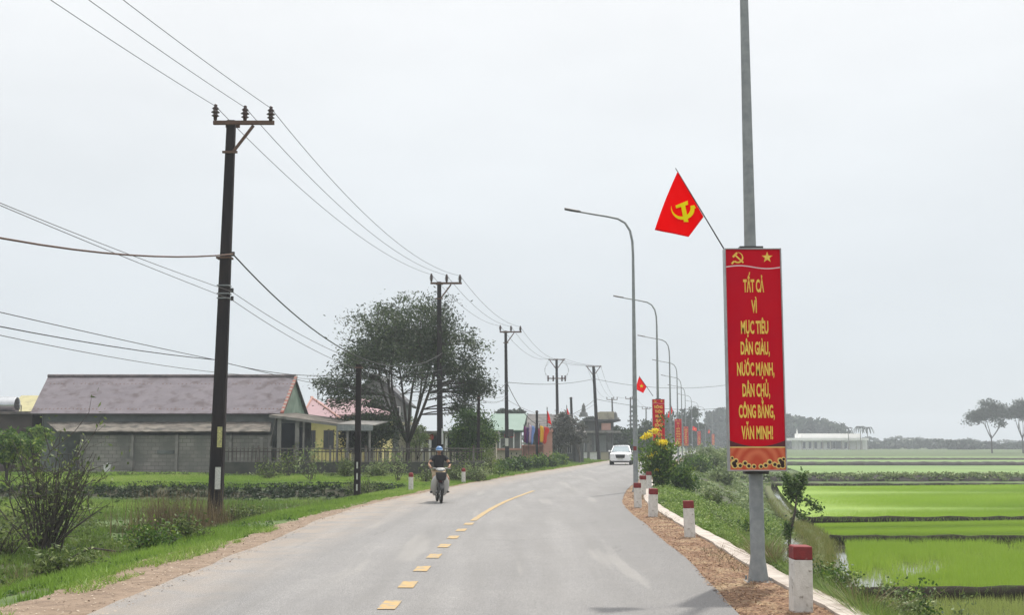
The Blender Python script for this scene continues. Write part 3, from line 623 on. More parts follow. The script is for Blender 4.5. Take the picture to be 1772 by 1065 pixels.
# ------------------------------------------------------------------ utility poles
def insul(parent, x, y, z, s_=1.0):
    mb = MB(); mb.lathe([(.03*s_, 0), (.05*s_, .02*s_), (.055*s_, .1*s_), (.11*s_, .13*s_), (.06*s_, .17*s_), (.06*s_, .2*s_), (.125*s_, .23*s_), (.065*s_, .28*s_), (.065*s_, .31*s_), (.10*s_, .34*s_), (.04*s_, .40*s_), (.055*s_, .44*s_), (.03*s_, .47*s_)], (x, y, z), 12)
    return mb.build('insulator', M['ceramic'], parent, smooth=True)
INS = {}
def upole(key, base, top, w0, w1, kind, label, mt='old_conc'):
    b, t_ = Vector(base), Vector(top); d = t_ - b
    t = thing('utility_pole', label, 'utility pole', b, 0, 'utility poles along the left side')
    mb = MB(); secs = []
    for u in (0, 1):
        c = d*u; a = (w0 + (w1-w0)*u)/2; k = a*.25
        secs.append([(c.x + x, c.y + y, c.z) for x, y in ((-a+k, -a*.8), (a-k, -a*.8), (a, -a*.8+k), (a, a*.8-k), (a-k, a*.8), (-a+k, a*.8), (-a, a*.8-k), (-a, -a*.8+k))])
    secs[0] = [(x, y, z - .6) for x, y, z in secs[0]]
    mb.loft(secs); mb.build('post', M[mt], t)
    X, Y, Z = d.x, d.y - (w1*.4 + .06), d.z
    P = []
    if kind == 'side':
        mb = MB(); mb.box((X + .39, Y, Z - .1), (1.72, .09, .11)); mb.box((X + .02, Y, Z - .95), (.42, .07, .06)); mb.box((X - .0, Y + w1*.8 + .14, Z - .1), (.4, .06, .1))
        mb.build('crossarm', M['rust'], t)
        mb = MB(); mb.tube([(X + .66, Y + .03, Z - .17), (X + .08, Y + .03, Z - .97)], .05, 4, ph=math.pi/4); mb.build('brace', M['rust'], t)
        for x, dz in ((-.42, .02), (.42, -.02), (1.15, -.04)):
            insul(t, X + x, Y, Z - .05 + dz); insul(t, X + x + .015, Y + .02, Z - .14 + dz, .5) if False else None
            P.append(b + Vector((X + x, Y, Z + .36 + dz)))
    elif kind == 'vee':
        mb = MB(); mb.box((X, Y, Z - .05), (1.75, .09, .10)); mb.build('crossarm', M['rust'], t)
        mb = MB()
        for s_ in (-1, 1): mb.tube([(X + s_*.72, Y, Z - .1), (X + s_*.1, Y, Z - .95)], .045, 4)
        mb.build('brace', M['rust'], t)
        for x in (-.78, 0.02, .78): P.append(b + Vector((X + x, Y, Z + .05)))
        if key == 'D':
            mb = MB(); mb.box((X, Y, Z - 2.0), (1.85, .09, .10)); mb.build('crossarm', M['rust'], t)
            for x in (-.88, -.35, .55, .88):
                mb = MB(); mb.lathe([(.04, -.3), (.1, -.26), (.06, -.18), (.1, -.1), (.06, 0), (.1, .1), (.06, .18), (.1, .26), (.04, .3)], (X + x, Y, Z - 2.0), 8); mb.build('insulator', M['ceramic'], t, smooth=True)
            mb = MB()
            for s_ in (-1, 1):
                for k in range(3):
                    a = Vector((X + s_*(.78 - .3*k), Y, Z)); c = Vector((X + s_*(.9 - .25*k), Y, Z - 2.2)); pts = []
                    for i in range(13):
                        u = i/12; p = a.lerp(c, u); p.x += s_*math.sin(math.pi*u)*(.35 + .3*k); pts.append(p)
                    mb.tube(pts, .007, 4)
            mb.build('jumper_wire', M['cable_l'], t)
    elif kind == 'tee':
        mb = MB(); mb.box((X, Y, Z - .35), (2.0, .12, .12)); mb.build('crossarm', M['rust'], t)
        for x in (-.95, .3, .95): insul(t, X + x, Y, Z - .3); P.append(b + Vector((X + x, Y, Z + .15)))
    INS[key] = P
    return t
def pole_px(key, bp_, tp, Y, zb, w0, w1, kind, label, mt='old_conc'):
    b = at(bp_[0], bp_[1], Y); b.z = zb; tt = at(tp[0], tp[1], Y)
    return upole(key, b, tt, w0, w1, kind, label, mt)
pA = pole_px('A', (371, 900), (400.5, 209), 32, tz(-8.1, 32), .40, .24, 'side', 'tall dark concrete utility pole nearest the camera with pasted notices')
pB = pole_px('B', (762, 822), (760, 488), 63, 0, .36, .22, 'side', 'utility pole directly behind the motorcyclist and before the big tree')
pC = pole_px('C', (878, 806), (875, 573), 90, -.1, .34, .21, 'side', 'utility pole with a meter box left of the festival flags')
pD = pole_px('D', (966, 797), (963, 622), 119, -.1, .36, .24, 'vee', 'utility pole with two crossarms and looping jumper wires')
pE = pole_px('E', (1036, 797), (1027, 634), 128, -.1, .42, .3, 'vee', 'leaning utility pole left of the white car')
pF = pole_px('F', (1062, 775), (1059, 689), 215, 0, .36, .26, 'tee', 'small utility pole behind the white car above dark trees', 'far_conc')
pG = pole_px('G', (1091, 775), (1091, 688), 225, 0, .36, .26, 'tee', 'hazy utility pole between the white car and the second street lamp', 'far_conc')
pH = pole_px('H', (1118, 775), (1118, 706), 280, 0, .36, .26, 'tee', 'faint utility pole just left of the second slogan board', 'far_conc')
pZ = upole('Z', (-12.6, -6, -.4), (-12.6, -6, 10.9), .40, .24, 'side', 'dark concrete utility pole behind the viewpoint')
pK = upole('K', (27.8, 137, -1), (27.8, 137, 9.8), .34, .24, 'none', 'utility pole standing in the fields behind the nearest slogan board', 'far_conc')
# notices and boxes on the poles
def on_pole(name, pole, px, py, Y, w_, h_, mt, d=.012, dy=.0, lab=None):
    q = at(px, py, Y); c = q - pole.location; o = MB().box((c.x, c.y - dy, c.z), (w_, d, h_)).build(name, M[mt], pole)
    if lab: o['label'] = lab
on_pole('paper_notice', pA, 383, 757, 32, .13, .56, 'paper_y', dy=.185, lab='yellowed notice with dark print')
on_pole('paper_notice', pA, 380, 828, 32, .15, .60, 'paper', dy=.195, lab='pale notice pasted low on the pole')
on_pole('paper_notice', pB, 766, 756, 63, .10, .85, 'white', dy=.17)
on_pole('paper_notice', pC, 877, 766, 90, .26, .62, 'paper', dy=.17)
on_pole('meter_box', pC, 884, 750, 90, .42, .55, 'dark_steel', d=.3, dy=.16)
on_pole('clamp', pA, 389, 447, 32, .42, .05, 'rust', d=.3, dy=0)
for k, yy_ in enumerate((495, 509, 517)): on_pole('clamp', pA, 388, yy_, 32, .345, .03, 'galv', d=.30, dy=0)
for x_, y_ in ((402, 503), (402, 517), (404, 440)): on_pole('hook', pA, x_, y_, 32, .07, .12, 'dark_steel', d=.07, dy=.02)
# short posts
def spost(base, top, w_, label):
    b = Vector(base); t = thing('short_post', label, 'post', b, 0, 'short cable posts on the left verge'); d = Vector(top) - b
    mb = MB(); a = w_/2; secs = [[(c.x + x*a*s_, c.y + y*a*s_, c.z) for x, y in ((-1, -1), (1, -1), (1, 1), (-1, 1))] for c, s_ in ((Vector((0, 0, -.4)), 1.1), (d, .85))]
    mb.loft(secs); mb.build('post', M['old_conc'], t); MB().box((d.x, d.y, d.z - .12), (w_*1.3, w_*1.3, .04)).build('clamp', M['rust'], t)
    return t
q = gnd(618, 862, -.12); s1 = spost(q, at(621, 631, q.y), .20, 'short dark concrete post on the grass verge left of the motorcyclist')
mb = MB()
for k in range(3): mb.box((.0, -.115, .35 + .38*k), (.05, .012, .22))
mb.build('slot', M['paper'], s1)
q2 = at(827, 800, 58); s2 = spost((q2.x, 58, .0), at(828.5, 685, 58), .16, 'short dark post in front of the round green bush')
q3 = at(929, 800, 88); s3 = spost((q3.x, 88, -.1), at(929, 711, 88), .2, 'short dark post beside the yellow festival flag')
q4 = at(992, 797, 130); s4 = spost((q4.x, 130, -.1), at(988, 688, 130), .3, 'tall thin post left of the leaning pole')
# ------------------------------------------------------------------ wires
def sagline(a, b, sag, n=20):
    a, b = Vector(a), Vector(b); return [a.lerp(b, i/n) - Vector((0, 0, 4*sag*(i/n)*(1-i/n))) for i in range(n+1)]
def cable(pts_list, rs, label, mt='cable', group='overhead wires', name='overhead_wire'):
    mb = MB(); r0 = rs if hasattr(rs, '__len__') else None
    for k, P in enumerate(pts_list): mb.tube(P, rs[k] if r0 else rs, 5)
    o = mb.build(name, M[mt], smooth=True, fix=False); tag(o, label, 'wire', group); return o
nm = ['left', 'middle', 'right']
lbw = ['outermost power wire on the field-side insulators of the tall poles', 'power wire on the middle insulators of the tall poles', 'power wire on the road-side insulators of the tall poles']
for k in range(3):
    cable([sagline(INS['Z'][k], INS['A'][k], .62, 30), sagline(INS['A'][k], INS['B'][k], .75 + .1*k, 24), sagline(INS['B'][k], INS['C'][k], .6), sagline(INS['C'][k], INS['D'][k], .9), sagline(INS['D'][k], INS['E'][k], .2), sagline(INS['E'][k], INS['F'][k], 1.2)], [.0085, .0095, .011, .012, .013, .014], lbw[k])
A1, B1, C1 = at(403, 440, 31.9), at(766, 611, 62.9), at(877, 662, 89.9)
cable([sagline((-12.4, -6, 7.4), A1, 2.05, 30)], .021, 'thick reddish twisted cable sagging from the nearest pole to the left', 'rust')
cable([sagline(A1, B1, 1.75, 30), sagline(B1, C1, 1.5, 20), sagline(C1, at(929, 735, 88), .5)], [.021, .022, .024], 'thick black cable sagging between the nearest pole and the next two')
A2, A3 = at(401, 505, 31.9), at(401, 519, 31.9); B2 = at(764, 640, 62.9); B3 = at(764, 655, 62.9); C2, C3 = at(877, 685, 89.9), at(877, 692, 89.9)
cable([sagline((-12.4, -6, 7.6), A2, .5, 24), sagline(A2, B2, .9, 24), sagline(B2, C2, .7)], [.008, .009, .011], 'upper of two thin wires clamped to the middle of the nearest pole', 'cable_l')
cable([sagline((-12.5, -6, 7.4), A3, .28, 24), sagline(A3, B3, .9, 24), sagline(B3, C3, .6)], [.008, .009, .011], 'lower of two thin wires clamped to the middle of the nearest pole', 'cable_l')
A4 = at(371, 623, 31.9)
cable([sagline((-12.6, -6, 4.9), A4, .18, 24), sagline(A4, B3 - Vector((0, 0, .9)), .35, 24)], .009, 'low thin wire running nearly straight past the nearest pole')
cable([sagline((-12.6, -6, 5.6), A4, .75, 24)], .011, 'low slack wire ending on the nearest pole above the barn roof')
cable([sagline((-14.5, -6, 5.9), at(487, 652, 66), 1.1, 24), sagline(at(487, 652, 66), at(562, 656, 66), .05)], .012, 'slack wire running to the ridge of the long barn', 'cable_l')
T1 = at(621, 645, s1.location.y)
cable([sagline(A4, T1, .25), sagline(T1, B3 - Vector((0, 0, .6)), .8)], .010, 'thin wire from the nearest pole to the short post')
cable([sagline(at(828.5, 690, 58), C2, .4), sagline(at(828.5, 700, 58), B3, .5)], .010, 'thin wires crossing at the short post by the round bush', 'cable_l')
E1, E2 = at(1028, 656, 127.8), at(1030, 691, 127.8)
cable([sagline(C1, E1, .35), sagline(E1, (27.8, 137, 9.1), .9)], .022, 'cable rising to the leaning pole and crossing high over the road')
cable([sagline(at(929, 730, 88), E2, .6), sagline(E2, (27.8, 137, 6.3), .8)], .022, 'lower cable crossing the road from the leaning pole')
cable([sagline(INS['F'][2], INS['G'][2], .3), sagline(INS['G'][2], INS['H'][2], .8)], .02, 'distant wire between the faint far poles', 'cable_l')
cable([sagline(C3, E2 - Vector((0, 0, .5)), 1.4), ], .013, 'slack thin wire from the pole with the meter box', 'cable_l')
# ------------------------------------------------------------------ buildings
def pxbox(mb, x0, y0, x1, y1, Y, dep, zb=None, zt=None):
    """box whose front face fills the given rectangle at distance Y"""
    a = at(x0, y0, Y); b = at(x1, y1, Y); z1 = a.z if zt is None else zt; z0 = b.z if zb is None else zb
    return mb.box(((a.x+b.x)/2, Y + dep/2, (z0+z1)/2), (abs(b.x-a.x), dep, z1-z0))
class House:
    """collects parts in world coordinates, then hangs them on an empty at the house's foot"""
    def __init__(s, name, label, cat, px, Y, group=None):
        q = at(px, 770, Y); s.o = Vector((q.x, Y, 0)); s.t = tag(thing(name, label, cat, s.o, 0, group), kind='thing')
    def part(s, name, mb, mt, parent=None, **k):
        mb.v = [(x - s.o.x, y - s.o.y, z) for x, y, z in mb.v]
        return mb.build(name, mt if isinstance(mt, list) else M.get(mt, mt) if isinstance(mt, str) else mt, parent or s.t, **k)
    def rect(s, name, x0, y0, x1, y1, Y, dep, mt, parent=None, **k):
        mb = MB(); kk = {q: k.pop(q) for q in ('zb', 'zt') if q in k}; pxbox(mb, x0, y0, x1, y1, Y, dep, **kk); return s.part(name, mb, mt, parent, **k)
    def window(s, x0, y0, x1, y1, Y, frame='white', pane='glass_d', bars=1):
        a, b = at(x0, y0, Y), at(x1, y1, Y); mb = MB(); t = .06; w_ = b.x-a.x; h_ = a.z-b.z
        for x in (a.x, b.x): mb.box((x, Y - .03, (a.z+b.z)/2), (t, .08, h_ + t))
        for z in (a.z, b.z): mb.box(((a.x+b.x)/2, Y - .03, z), (w_ - t, .08, t))
        for k in range(bars): mb.box((a.x + w_*(k+1)/(bars+1), Y - .03, (a.z+b.z)/2), (t*.7, .06, h_ - t))
        f = s.part('window', mb, frame); mb = MB(); mb.box(((a.x+b.x)/2, Y - .01, (a.z+b.z)/2), (w_ - .02, .04, h_ - .02)); s.part('pane', mb, pane, f)
def slab(mb, P, th):
    """quad P (4 points) thickened downwards"""
    A = [Vector(p) for p in P]; n = (A[1]-A[0]).cross(A[3]-A[0]).normalized()
    if n.z < 0: n = -n
    return mb.add(A + [p - n*th for p in A], [(0, 1, 2, 3), (7, 6, 5, 4), (0, 4, 5, 1), (1, 5, 6, 2), (2, 6, 7, 3), (3, 7, 4, 0)])
M['roof_mauve'] = corrugated('mauve_sheet_roof', (.185, .165, .182), (.155, .138, .155), 5, 0, .65, c3=(.10, .08, .085), spec=.12)
M['roof_cap'] = mat('ridge_cap', (.07, .06, .065), (.15, .12, .12), 4, .6)
M['rust_dot'] = mat('rust_spots', (.12, .07, .055), (.16, .10, .08), 9, .9)
M['asb'] = corrugated('fibre_cement_roof', (.26, .235, .20), (.16, .14, .12), 16, 0, .9, c3=(.085, .08, .07), depth=.05, c3amt=(.45, .65))
M['plaster_gr'] = mat('mossy_plaster', (.26, .34, .28), (.18, .25, .20), 1.6, .9, c3=(.09, .11, .09), s3=.8, bump=.2)
M['plaster_d'] = mat('dark_plaster', (.10, .115, .115), (.15, .165, .16), 1.1, .9, c3=(.055, .06, .06), s3=.7)
M['block'] = brickmat('block_wall', (.27, .26, .235), (.20, .19, .175), (.11, .105, .095), 1, .40, .20, c3=(.13, .13, .12))
M['pier'] = mat('concrete_pier', (.22, .21, .195), (.16, .155, .145), 3, .9, c3=(.10, .10, .09), s3=1.5)
M['verge_r'] = mat('red_verge_tile', (.28, .085, .055), (.2, .06, .045), 9, .8); M['verge_w'] = mat('pale_mortar', (.28, .23, .20), (.2, .17, .15), 9, .8)
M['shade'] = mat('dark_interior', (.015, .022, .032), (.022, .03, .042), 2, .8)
M['yellow_wall'] = mat('yellow_wall', (.62, .54, .22), (.54, .46, .18), .8, .85, c3=(.36, .29, .12), s3=1.3)
M['pink_roof'] = corrugated('pink_roof', (.40, .26, .275), (.36, .235, .25), 7, 0, .6)
M['cream'] = mat('cream_wall', (.40, .36, .27), (.33, .3, .23), 1, .85, c3=(.22, .2, .16), s3=1.5)
M['grey_wall'] = mat('grey_wall', (.17, .175, .17), (.13, .135, .135), .8, .85, c3=(.09, .1, .1), s3=1)
M['slate'] = mat('slate_roof', (.055, .055, .062), (.085, .085, .09), 3, .8)
M['green_roof'] = corrugated('green_sheet_roof', (.24, .33, .28), (.21, .30, .25), 6, 0, .5)
M['teal'] = mat('teal_trim', (.05, .13, .12), (.04, .10, .1), 4, .6)
M['pink_wall'] = mat('pink_wall', (.46, .26, .21), (.40, .22, .18), 1.4, .85, c3=(.26, .16, .14), s3=1.2)
M['tile_grey'] = corrugated('grey_tile_roof', (.14, .13, .125), (.2, .185, .175), 11, 0, .8, c3=(.075, .07, .07))
M['steel_tank'] = mat('stainless_tank', (.55, .56, .57), (.5, .51, .52), 4, .22, .9)
M['yellow_roof'] = mat('yellow_roof', (.42, .38, .20), (.36, .33, .18), 2, .8, c3=(.28, .25, .15), s3=2)
M['brown_wall'] = mat('brown_render', (.075, .055, .052), (.05, .04, .04), 1.2, .9, c3=(.11, .085, .075), s3=1.4)
M['fence_metal'] = mat('fence_paint', (.16, .15, .14), (.1, .09, .085), 8, .7, c3=(.07, .05, .04), s3=3)
M['fence_dark'] = mat('fence_bars', (.05, .042, .038), (.07, .055, .05), 8, .7)
M['dark_block'] = mat('mossy_low_wall', (.045, .048, .042), (.07, .07, .06), 1.3, .95, c3=(.03, .034, .028), s3=.8, bump=.4)
M['red'] = mat('red_lantern', (.5, .02, .02), (.4, .02, .02), 5, .6)
# --- the long barn
G0 = .22
b = House('barn', 'long grey block barn with a mauve corrugated roof and green gable', 'barn', 300, 62)
eL_, eR_ = at(52, 716, 62), at(487, 716, 62); rL, rR = at(83, 655, 66.3), at(512, 650, 66.3)
ez = (eL_.z + eR_.z)/2; rz_ = (rL.z + rR.z)/2; bz = ez; kL, kR = Vector((rL.x + .2, 70.8, bz)), Vector((at(536, 720, 70.8).x, 70.8, bz))
eL_.z = eR_.z = ez; rL.z = rR.z = rz_
mb = MB(); slab(mb, (eL_, eR_, rR, rL), .06); slab(mb, (rL + Vector((0, .004, 0)), rR + Vector((0, .004, 0)), kR, kL), .06); rf = b.part('roof', mb, 'roof_mauve')
mb = MB(); mb.tube([rL + Vector((0, 0, .04)), rR + Vector((0, 0, .04))], .10, 8); b.part('ridge_cap', mb, 'roof_cap', rf)
mb = MB(); n_ = (eR_-eL_).cross(rL-eL_).normalized(); r_ = random.Random(2)
for k in range(64):
    for u, q in ((.115, 1), (.80, .8)):
        if r_.random() < .2: continue
        p = eL_.lerp(eR_, (k+.5)/64).lerp(rL.lerp(rR, (k+.5)/64), u + r_.uniform(-.008, .008)); mb.box(p + n_*(.004 if n_.z > 0 else -.004), (.07*r_.uniform(.5, 1.2), .10*q, .012), rx=math.atan2(rz_-ez, 4.3))
b.part('rust_spots', mb, 'rust_dot', rf)
mb = MB()
for k in range(22):
    a_, c_ = eR_.lerp(rR, k/22), eR_.lerp(rR, (k+1)/22); mb.mi = k % 2
    mb.loft([[(p.x - .06, p.y, p.z + .02), (p.x - .06, p.y, p.z + .08), (p.x + .10, p.y, p.z + .08), (p.x + .10, p.y, p.z - .08)] for p in (a_.lerp(c_, .04), a_.lerp(c_, .97))])
b.part('verge_tiles', mb, [M['verge_r'], M['verge_w']], rf)
mb = MB(); xr = rR.x - .28; mb.prism([(xr, 62.35, ez - .1), (xr, 66.3, rz_ - .14), (xr, 70.5, ez - .1)], (.18, 0, 0)); mb.box((xr + .12, 66.4, ez - .14), (.36, 8.5, .08)); b.part('gable', mb, 'plaster_gr')
xl = eL_.x + .5
mb = MB(); mb.box(((xl+xr)/2, 66.4, ez/2), (xr - xl, 8.0, ez - .05)); b.part('wall', mb, 'plaster_d')
lt0, lt1, lb0, lb1 = at(80, 731, 62.35), at(470, 730, 62.35), at(100, 748.5, 59.9), at(467, 745.5, 59.9)
lt0.z = lt1.z = (lt0.z+lt1.z)/2; lb0.z = lb1.z = (lb0.z+lb1.z)/2
mb = MB(); ncol = 60; rws = []
r_ = random.Random(4)
for k in range(ncol+1): rws.append([lt0.lerp(lt1, k/ncol) + Vector((0, 0, .012*math.sin(k*2.2))), lb0.lerp(lb1, k/ncol) + Vector((0, r_.uniform(-.03, .03), .012*math.sin(k*2.2) + r_.uniform(-.01, .01)))])
mb.grid(rws); o = b.part('lean_to_roof', mb, 'asb'); md = o.modifiers.new('s', 'SOLIDIFY'); md.thickness = .05
wz = at(300, 754, 60.2).z; x0, x1 = at(138, 800, 60.2).x, at(468, 800, 60.2).x
mb = MB(); mb.box(((x0+x1)/2, 60.3, (wz + G0 - .4)/2), (x1-x0, .2, wz - G0 + .4)); b.part('yard_wall', mb, 'block')
for px in (140, 228, 305, 398, 466):
    mb = MB(); x = at(px, 790, 60.1).x; mb.box((x, 60.19, (wz + G0 - .3)/2 + .02), (.15, .26, wz - G0 + .3)); b.part('pier', mb, 'pier')
mb = MB(); pxbox(mb, 468, 722, 536, 730, 62.6, .5, zb=G0 - .3); 
b.part('side_wall', mb, 'plaster_d')
b.rect('doorway', 487, 733, 508, 818, 62.55, .1, 'shade', zb=.25); b.rect('doorway', 514, 740, 525, 818, 62.55, .1, 'shade', zb=.25)
b.rect('hatch', 210, 795, 232, 812, 60.17, .06, 'pier'); b.rect('dark_slot', 272, 780, 303, 786, 60.17, .06, 'plaster_d')
# --- carport to the right of the barn
c = House('carport', 'lean-to carport with thin posts and a sagging roof edge beside the barn', 'carport', 560, 60)
def sl(p0, p1, Y0, Y1, th): 
    a_, b_ = at(*p0, Y0), at(*p1, Y0); return [a_, b_, Vector((b_.x + .3, Y1, b_.z + .25)), Vector((a_.x + .3, Y1, a_.z + .25))], th
mb = MB(); P, th = sl((466, 718), (602, 736), 59.2, 65, .12); slab(mb, P, .10); b_ = c.part('roof', mb, 'asb')
mb = MB(); a1, a2 = at(466, 718, 59.15), at(602, 736, 59.15); mb.tube([a1 - Vector((0, 0, .08)), a2 - Vector((0, 0, .08))], .085, 4, ph=.78); c.part('fascia', mb, 'pier')
mb = MB(); P, th = sl((583, 734), (648, 736), 57.5, 61, .06); slab(mb, P, .05); c.part('canopy', mb, 'pier')
mb = MB(); a_, b2 = at(584, 736, 57.4), at(645, 746, 57.4)
for k in range(30): mb.box((a_.x + (b2.x-a_.x)*(k+.5)/30, 57.4 + .015*(k % 2), (a_.z+b2.z)/2), ((b2.x-a_.x)/30*.98, .03, a_.z-b2.z))
c.part('valance', mb, 'galv')
for px, py, Y in ((484, 722, 59.3), (515, 726, 59.3), (526, 727, 59.3), (584, 737, 57.6), (601.5, 745, 57.6), (640, 745, 57.6)):
    mb = MB(); q = at(px, py, Y); mb.box((q.x, Y, q.z/2), (.10 if px > 515 else .2, .1, q.z)); c.part('post', mb, 'pier')
mb = MB(); mb.tube([at(468, 748, 60.0), at(478, 722, 60.0), at(466, 775, 60.0)], .03, 5); c.part('strut', mb, 'pier')
# --- dark shed at the left with the tank on it, pale yellow roof behind
s_ = House('shed', 'brown rendered shed wall at the left edge beside the barn', 'shed', 25, 62.5); s_.rect('wall', -90, 717, 52, 800, 62.5, 5, 'brown_wall', zb=-.1); s_.rect('roof_slab', -96, 712.5, 58, 717, 62.2, 5.6, 'roof_cap')
tk = House('water_tank', 'shiny stainless steel water tank lying on the shed roof', 'water tank', 8, 64); q = at(8, 702, 64)
mb = MB(); mb.lathe([(.12, -.78), (.42, -.72), (.46, -.6), (.46, .6), (.42, .70), (.12, .76)], (q.x, q.y, q.z + .02), 24, axis='x'); tk.part('drum', mb, 'steel_tank', smooth='auto')
mb = MB(); zz = at(8, 712.3, 64).z
for x in (-.4, .4): mb.box((q.x + x, q.y, (q.z - .38 + zz)/2), (.06, .6, max(.08, q.z - .38 - zz)))
tk.part('cradle', mb, 'dark_steel'); mb = MB(); mb.tube([q + Vector((.74, 0, 0)), q + Vector((.92, 0, 0)), (q.x + .92, q.y, zz)], .03, 6); tk.part('pipe', mb, 'pier')
y_ = House('small_house', 'small house with a pale yellow roof behind the left end of the barn', 'house', 40, 82)
mb = MB(); a_ = [at(8, 716, 80), at(80, 716, 80), at(92, 685, 84), at(37, 685, 84)]; slab(mb, a_, .1); yb = [a_[3], a_[2], Vector((a_[2].x, 88, a_[0].z)), Vector((a_[3].x, 88, a_[0].z))]; slab(mb, yb, .1); y_.part('roof', mb, 'yellow_roof')
y_.rect('wall', 12, 716, 78, 770, 80.4, 7, 'cream', zb=0)
# --- yellow house with pink roof
h = House('yellow_house', 'yellow house under a pink hipped roof right of the barn', 'house', 570, 86)
def hip(mb, x0, x1, ye, yr, r0, r1, Yf, Yb, th=.12):
    """eave pixels x0..x1 at row ye on the front plane, ridge r0..r1 at row yr midway"""
    ym = (Yf+Yb)/2; A, B = at(x0, ye, Yf), at(x1, ye, Yf); C = Vector((B.x, Yb, B.z)); D_ = Vector((A.x, Yb, A.z)); E, F_ = at(r0, yr, ym), at(r1, yr, ym)
    mb.add([A, B, C, D_, E, F_] + [p - Vector((0, 0, th)) for p in (A, B, C, D_)], [(0, 1, 5, 4), (1, 2, 5), (2, 3, 4, 5), (3, 0, 4), (0, 6, 7, 1), (1, 7, 8, 2), (2, 8, 9, 3), (3, 9, 6, 0), (9, 8, 7, 6)])
mb = MB(); hip(mb, 560, 668, 718, 691, 566, 640, 86, 96); rf = h.part('roof', mb, 'pink_roof')
mb = MB(); hip(mb, 520, 588, 724, 688, 538, 541, 84, 94); h.part('front_roof', mb, 'pink_roof')
mb = MB()
for a_, c_ in ((at(538, 687.5, 89), at(588, 723.5, 83.9)), (at(541, 687.5, 89), at(520, 723.5, 83.9))): mb.tube([a_, c_], .07, 6)
h.part('hip_tiles', mb, M['verge_r'] if False else 'pink_wall')
h.rect('wall', 528, 725, 660, 800, 86.5, 8, 'yellow_wall', zb=0); h.rect('wall', 524, 727, 584, 800, 84.6, 8, 'yellow_wall', zb=0); h.rect('cornice', 522, 724.5, 586, 728, 84.4, .3, 'yellow_wall')
h.window(537, 746, 545, 775, 84.6, 'fence_dark'); h.window(561, 746, 577, 778, 84.6, 'fence_dark'); h.window(604, 748, 612, 780, 86.5, 'fence_dark'); h.window(625, 748, 637, 780, 86.5, 'fence_dark')
for px in (550, 578):
    q = at(px, 687, 90); mb = MB(); mb.lathe([(.03, -.2), (.03, .1), (.09, .16), (.04, .25), (.01, .45)], q, 8); h.part('finial', mb, 'dark_steel')
# --- grey gabled house behind the tree
h = House('grey_house', 'grey two-storey house with a dark gable roof behind the big tree', 'house', 665, 96)
mb = MB(); ap = at(648, 645, 96); l_, r_2 = at(592, 705, 96), at(708, 700, 96); dp = Vector((0, 8, 0)); slab(mb, (l_, ap, ap + dp, l_ + dp), .2); slab(mb, (ap, r_2, r_2 + dp, ap + dp), .2); h.part('roof', mb, 'slate')
mb = MB(); p = [at(604, 700, 96.4), at(648, 651, 96.4), at(700, 700, 96.4)]; q = [Vector((p[2].x, 96.4, 0)), Vector((p[0].x, 96.4, 0))]; mb.prism(p + q, (0, 7, 0)); h.part('wall', mb, 'grey_wall')
h.window(672, 705, 692, 728, 96.4, 'white', bars=2); h.window(630, 705, 650, 728, 96.4, 'white', bars=2); h.rect('awning', 655, 731, 712, 736, 95.0, 1.4, 'cream')
# --- veranda house with lanterns
h = House('veranda_house', 'low cream house with a shaded veranda and red lanterns behind the fence', 'house', 770, 76)
h.rect('wall', 690, 752, 858, 800, 78, 6, 'cream', zb=0); h.rect('roof_slab', 686, 746.5, 862, 751, 75.2, 9, 'pier')
h.rect('opening', 732, 754, 756, 795, 77.96, .1, 'shade', zb=.3); h.rect('opening', 775, 754, 800, 795, 77.96, .1, 'shade', zb=.3)
for px in (729, 742, 770, 805, 835): h.rect('column', px, 751, px + 4, 795, 75.5, .2, 'white', zb=0)
for px in (738, 741, 746):
    q = at(px, 757, 75.6); mb = MB(); mb.lathe([(.05, -.2), (.16, -.12), (.2, 0), (.16, .12), (.05, .2)], q, 10); h.part('lantern', mb, 'red', smooth=True)
# --- green roofed house
h = House('green_roof_house', 'long house with a pale green sheet roof beyond the meter box pole', 'house', 880, 106)
mb = MB(); a_, b2, c2, d2 = at(846, 745, 104), at(905, 745, 104), at(912, 716.5, 109), at(850, 716.5, 109); slab(mb, (a_, b2, c2, d2), .1); slab(mb, (d2, c2, Vector((c2.x, 114, a_.z)), Vector((d2.x, 114, a_.z))), .1); h.part('roof', mb, 'green_roof')
mb = MB(); mb.prism([(b2.x - .35, 104.3, a_.z - .1), (b2.x - .35, 109, d2.z - .2), (b2.x - .35, 113.7, a_.z - .1)], (-.2, 0, 0)); h.part('gable', mb, 'teal')
h.rect('eave_beam', 848, 745, 904, 749, 104.2, .3, 'teal'); h.rect('wall', 850, 749, 903, 800, 105, 8, 'grey_wall', zb=0)
for px in (873, 883): h.rect('red_sign', px, 752, px + 8, 758, 104.9, .05, 'red')
for px in (864, 888, 900): h.rect('column', px, 749, px + 2, 790, 104.4, .2, 'white', zb=0)
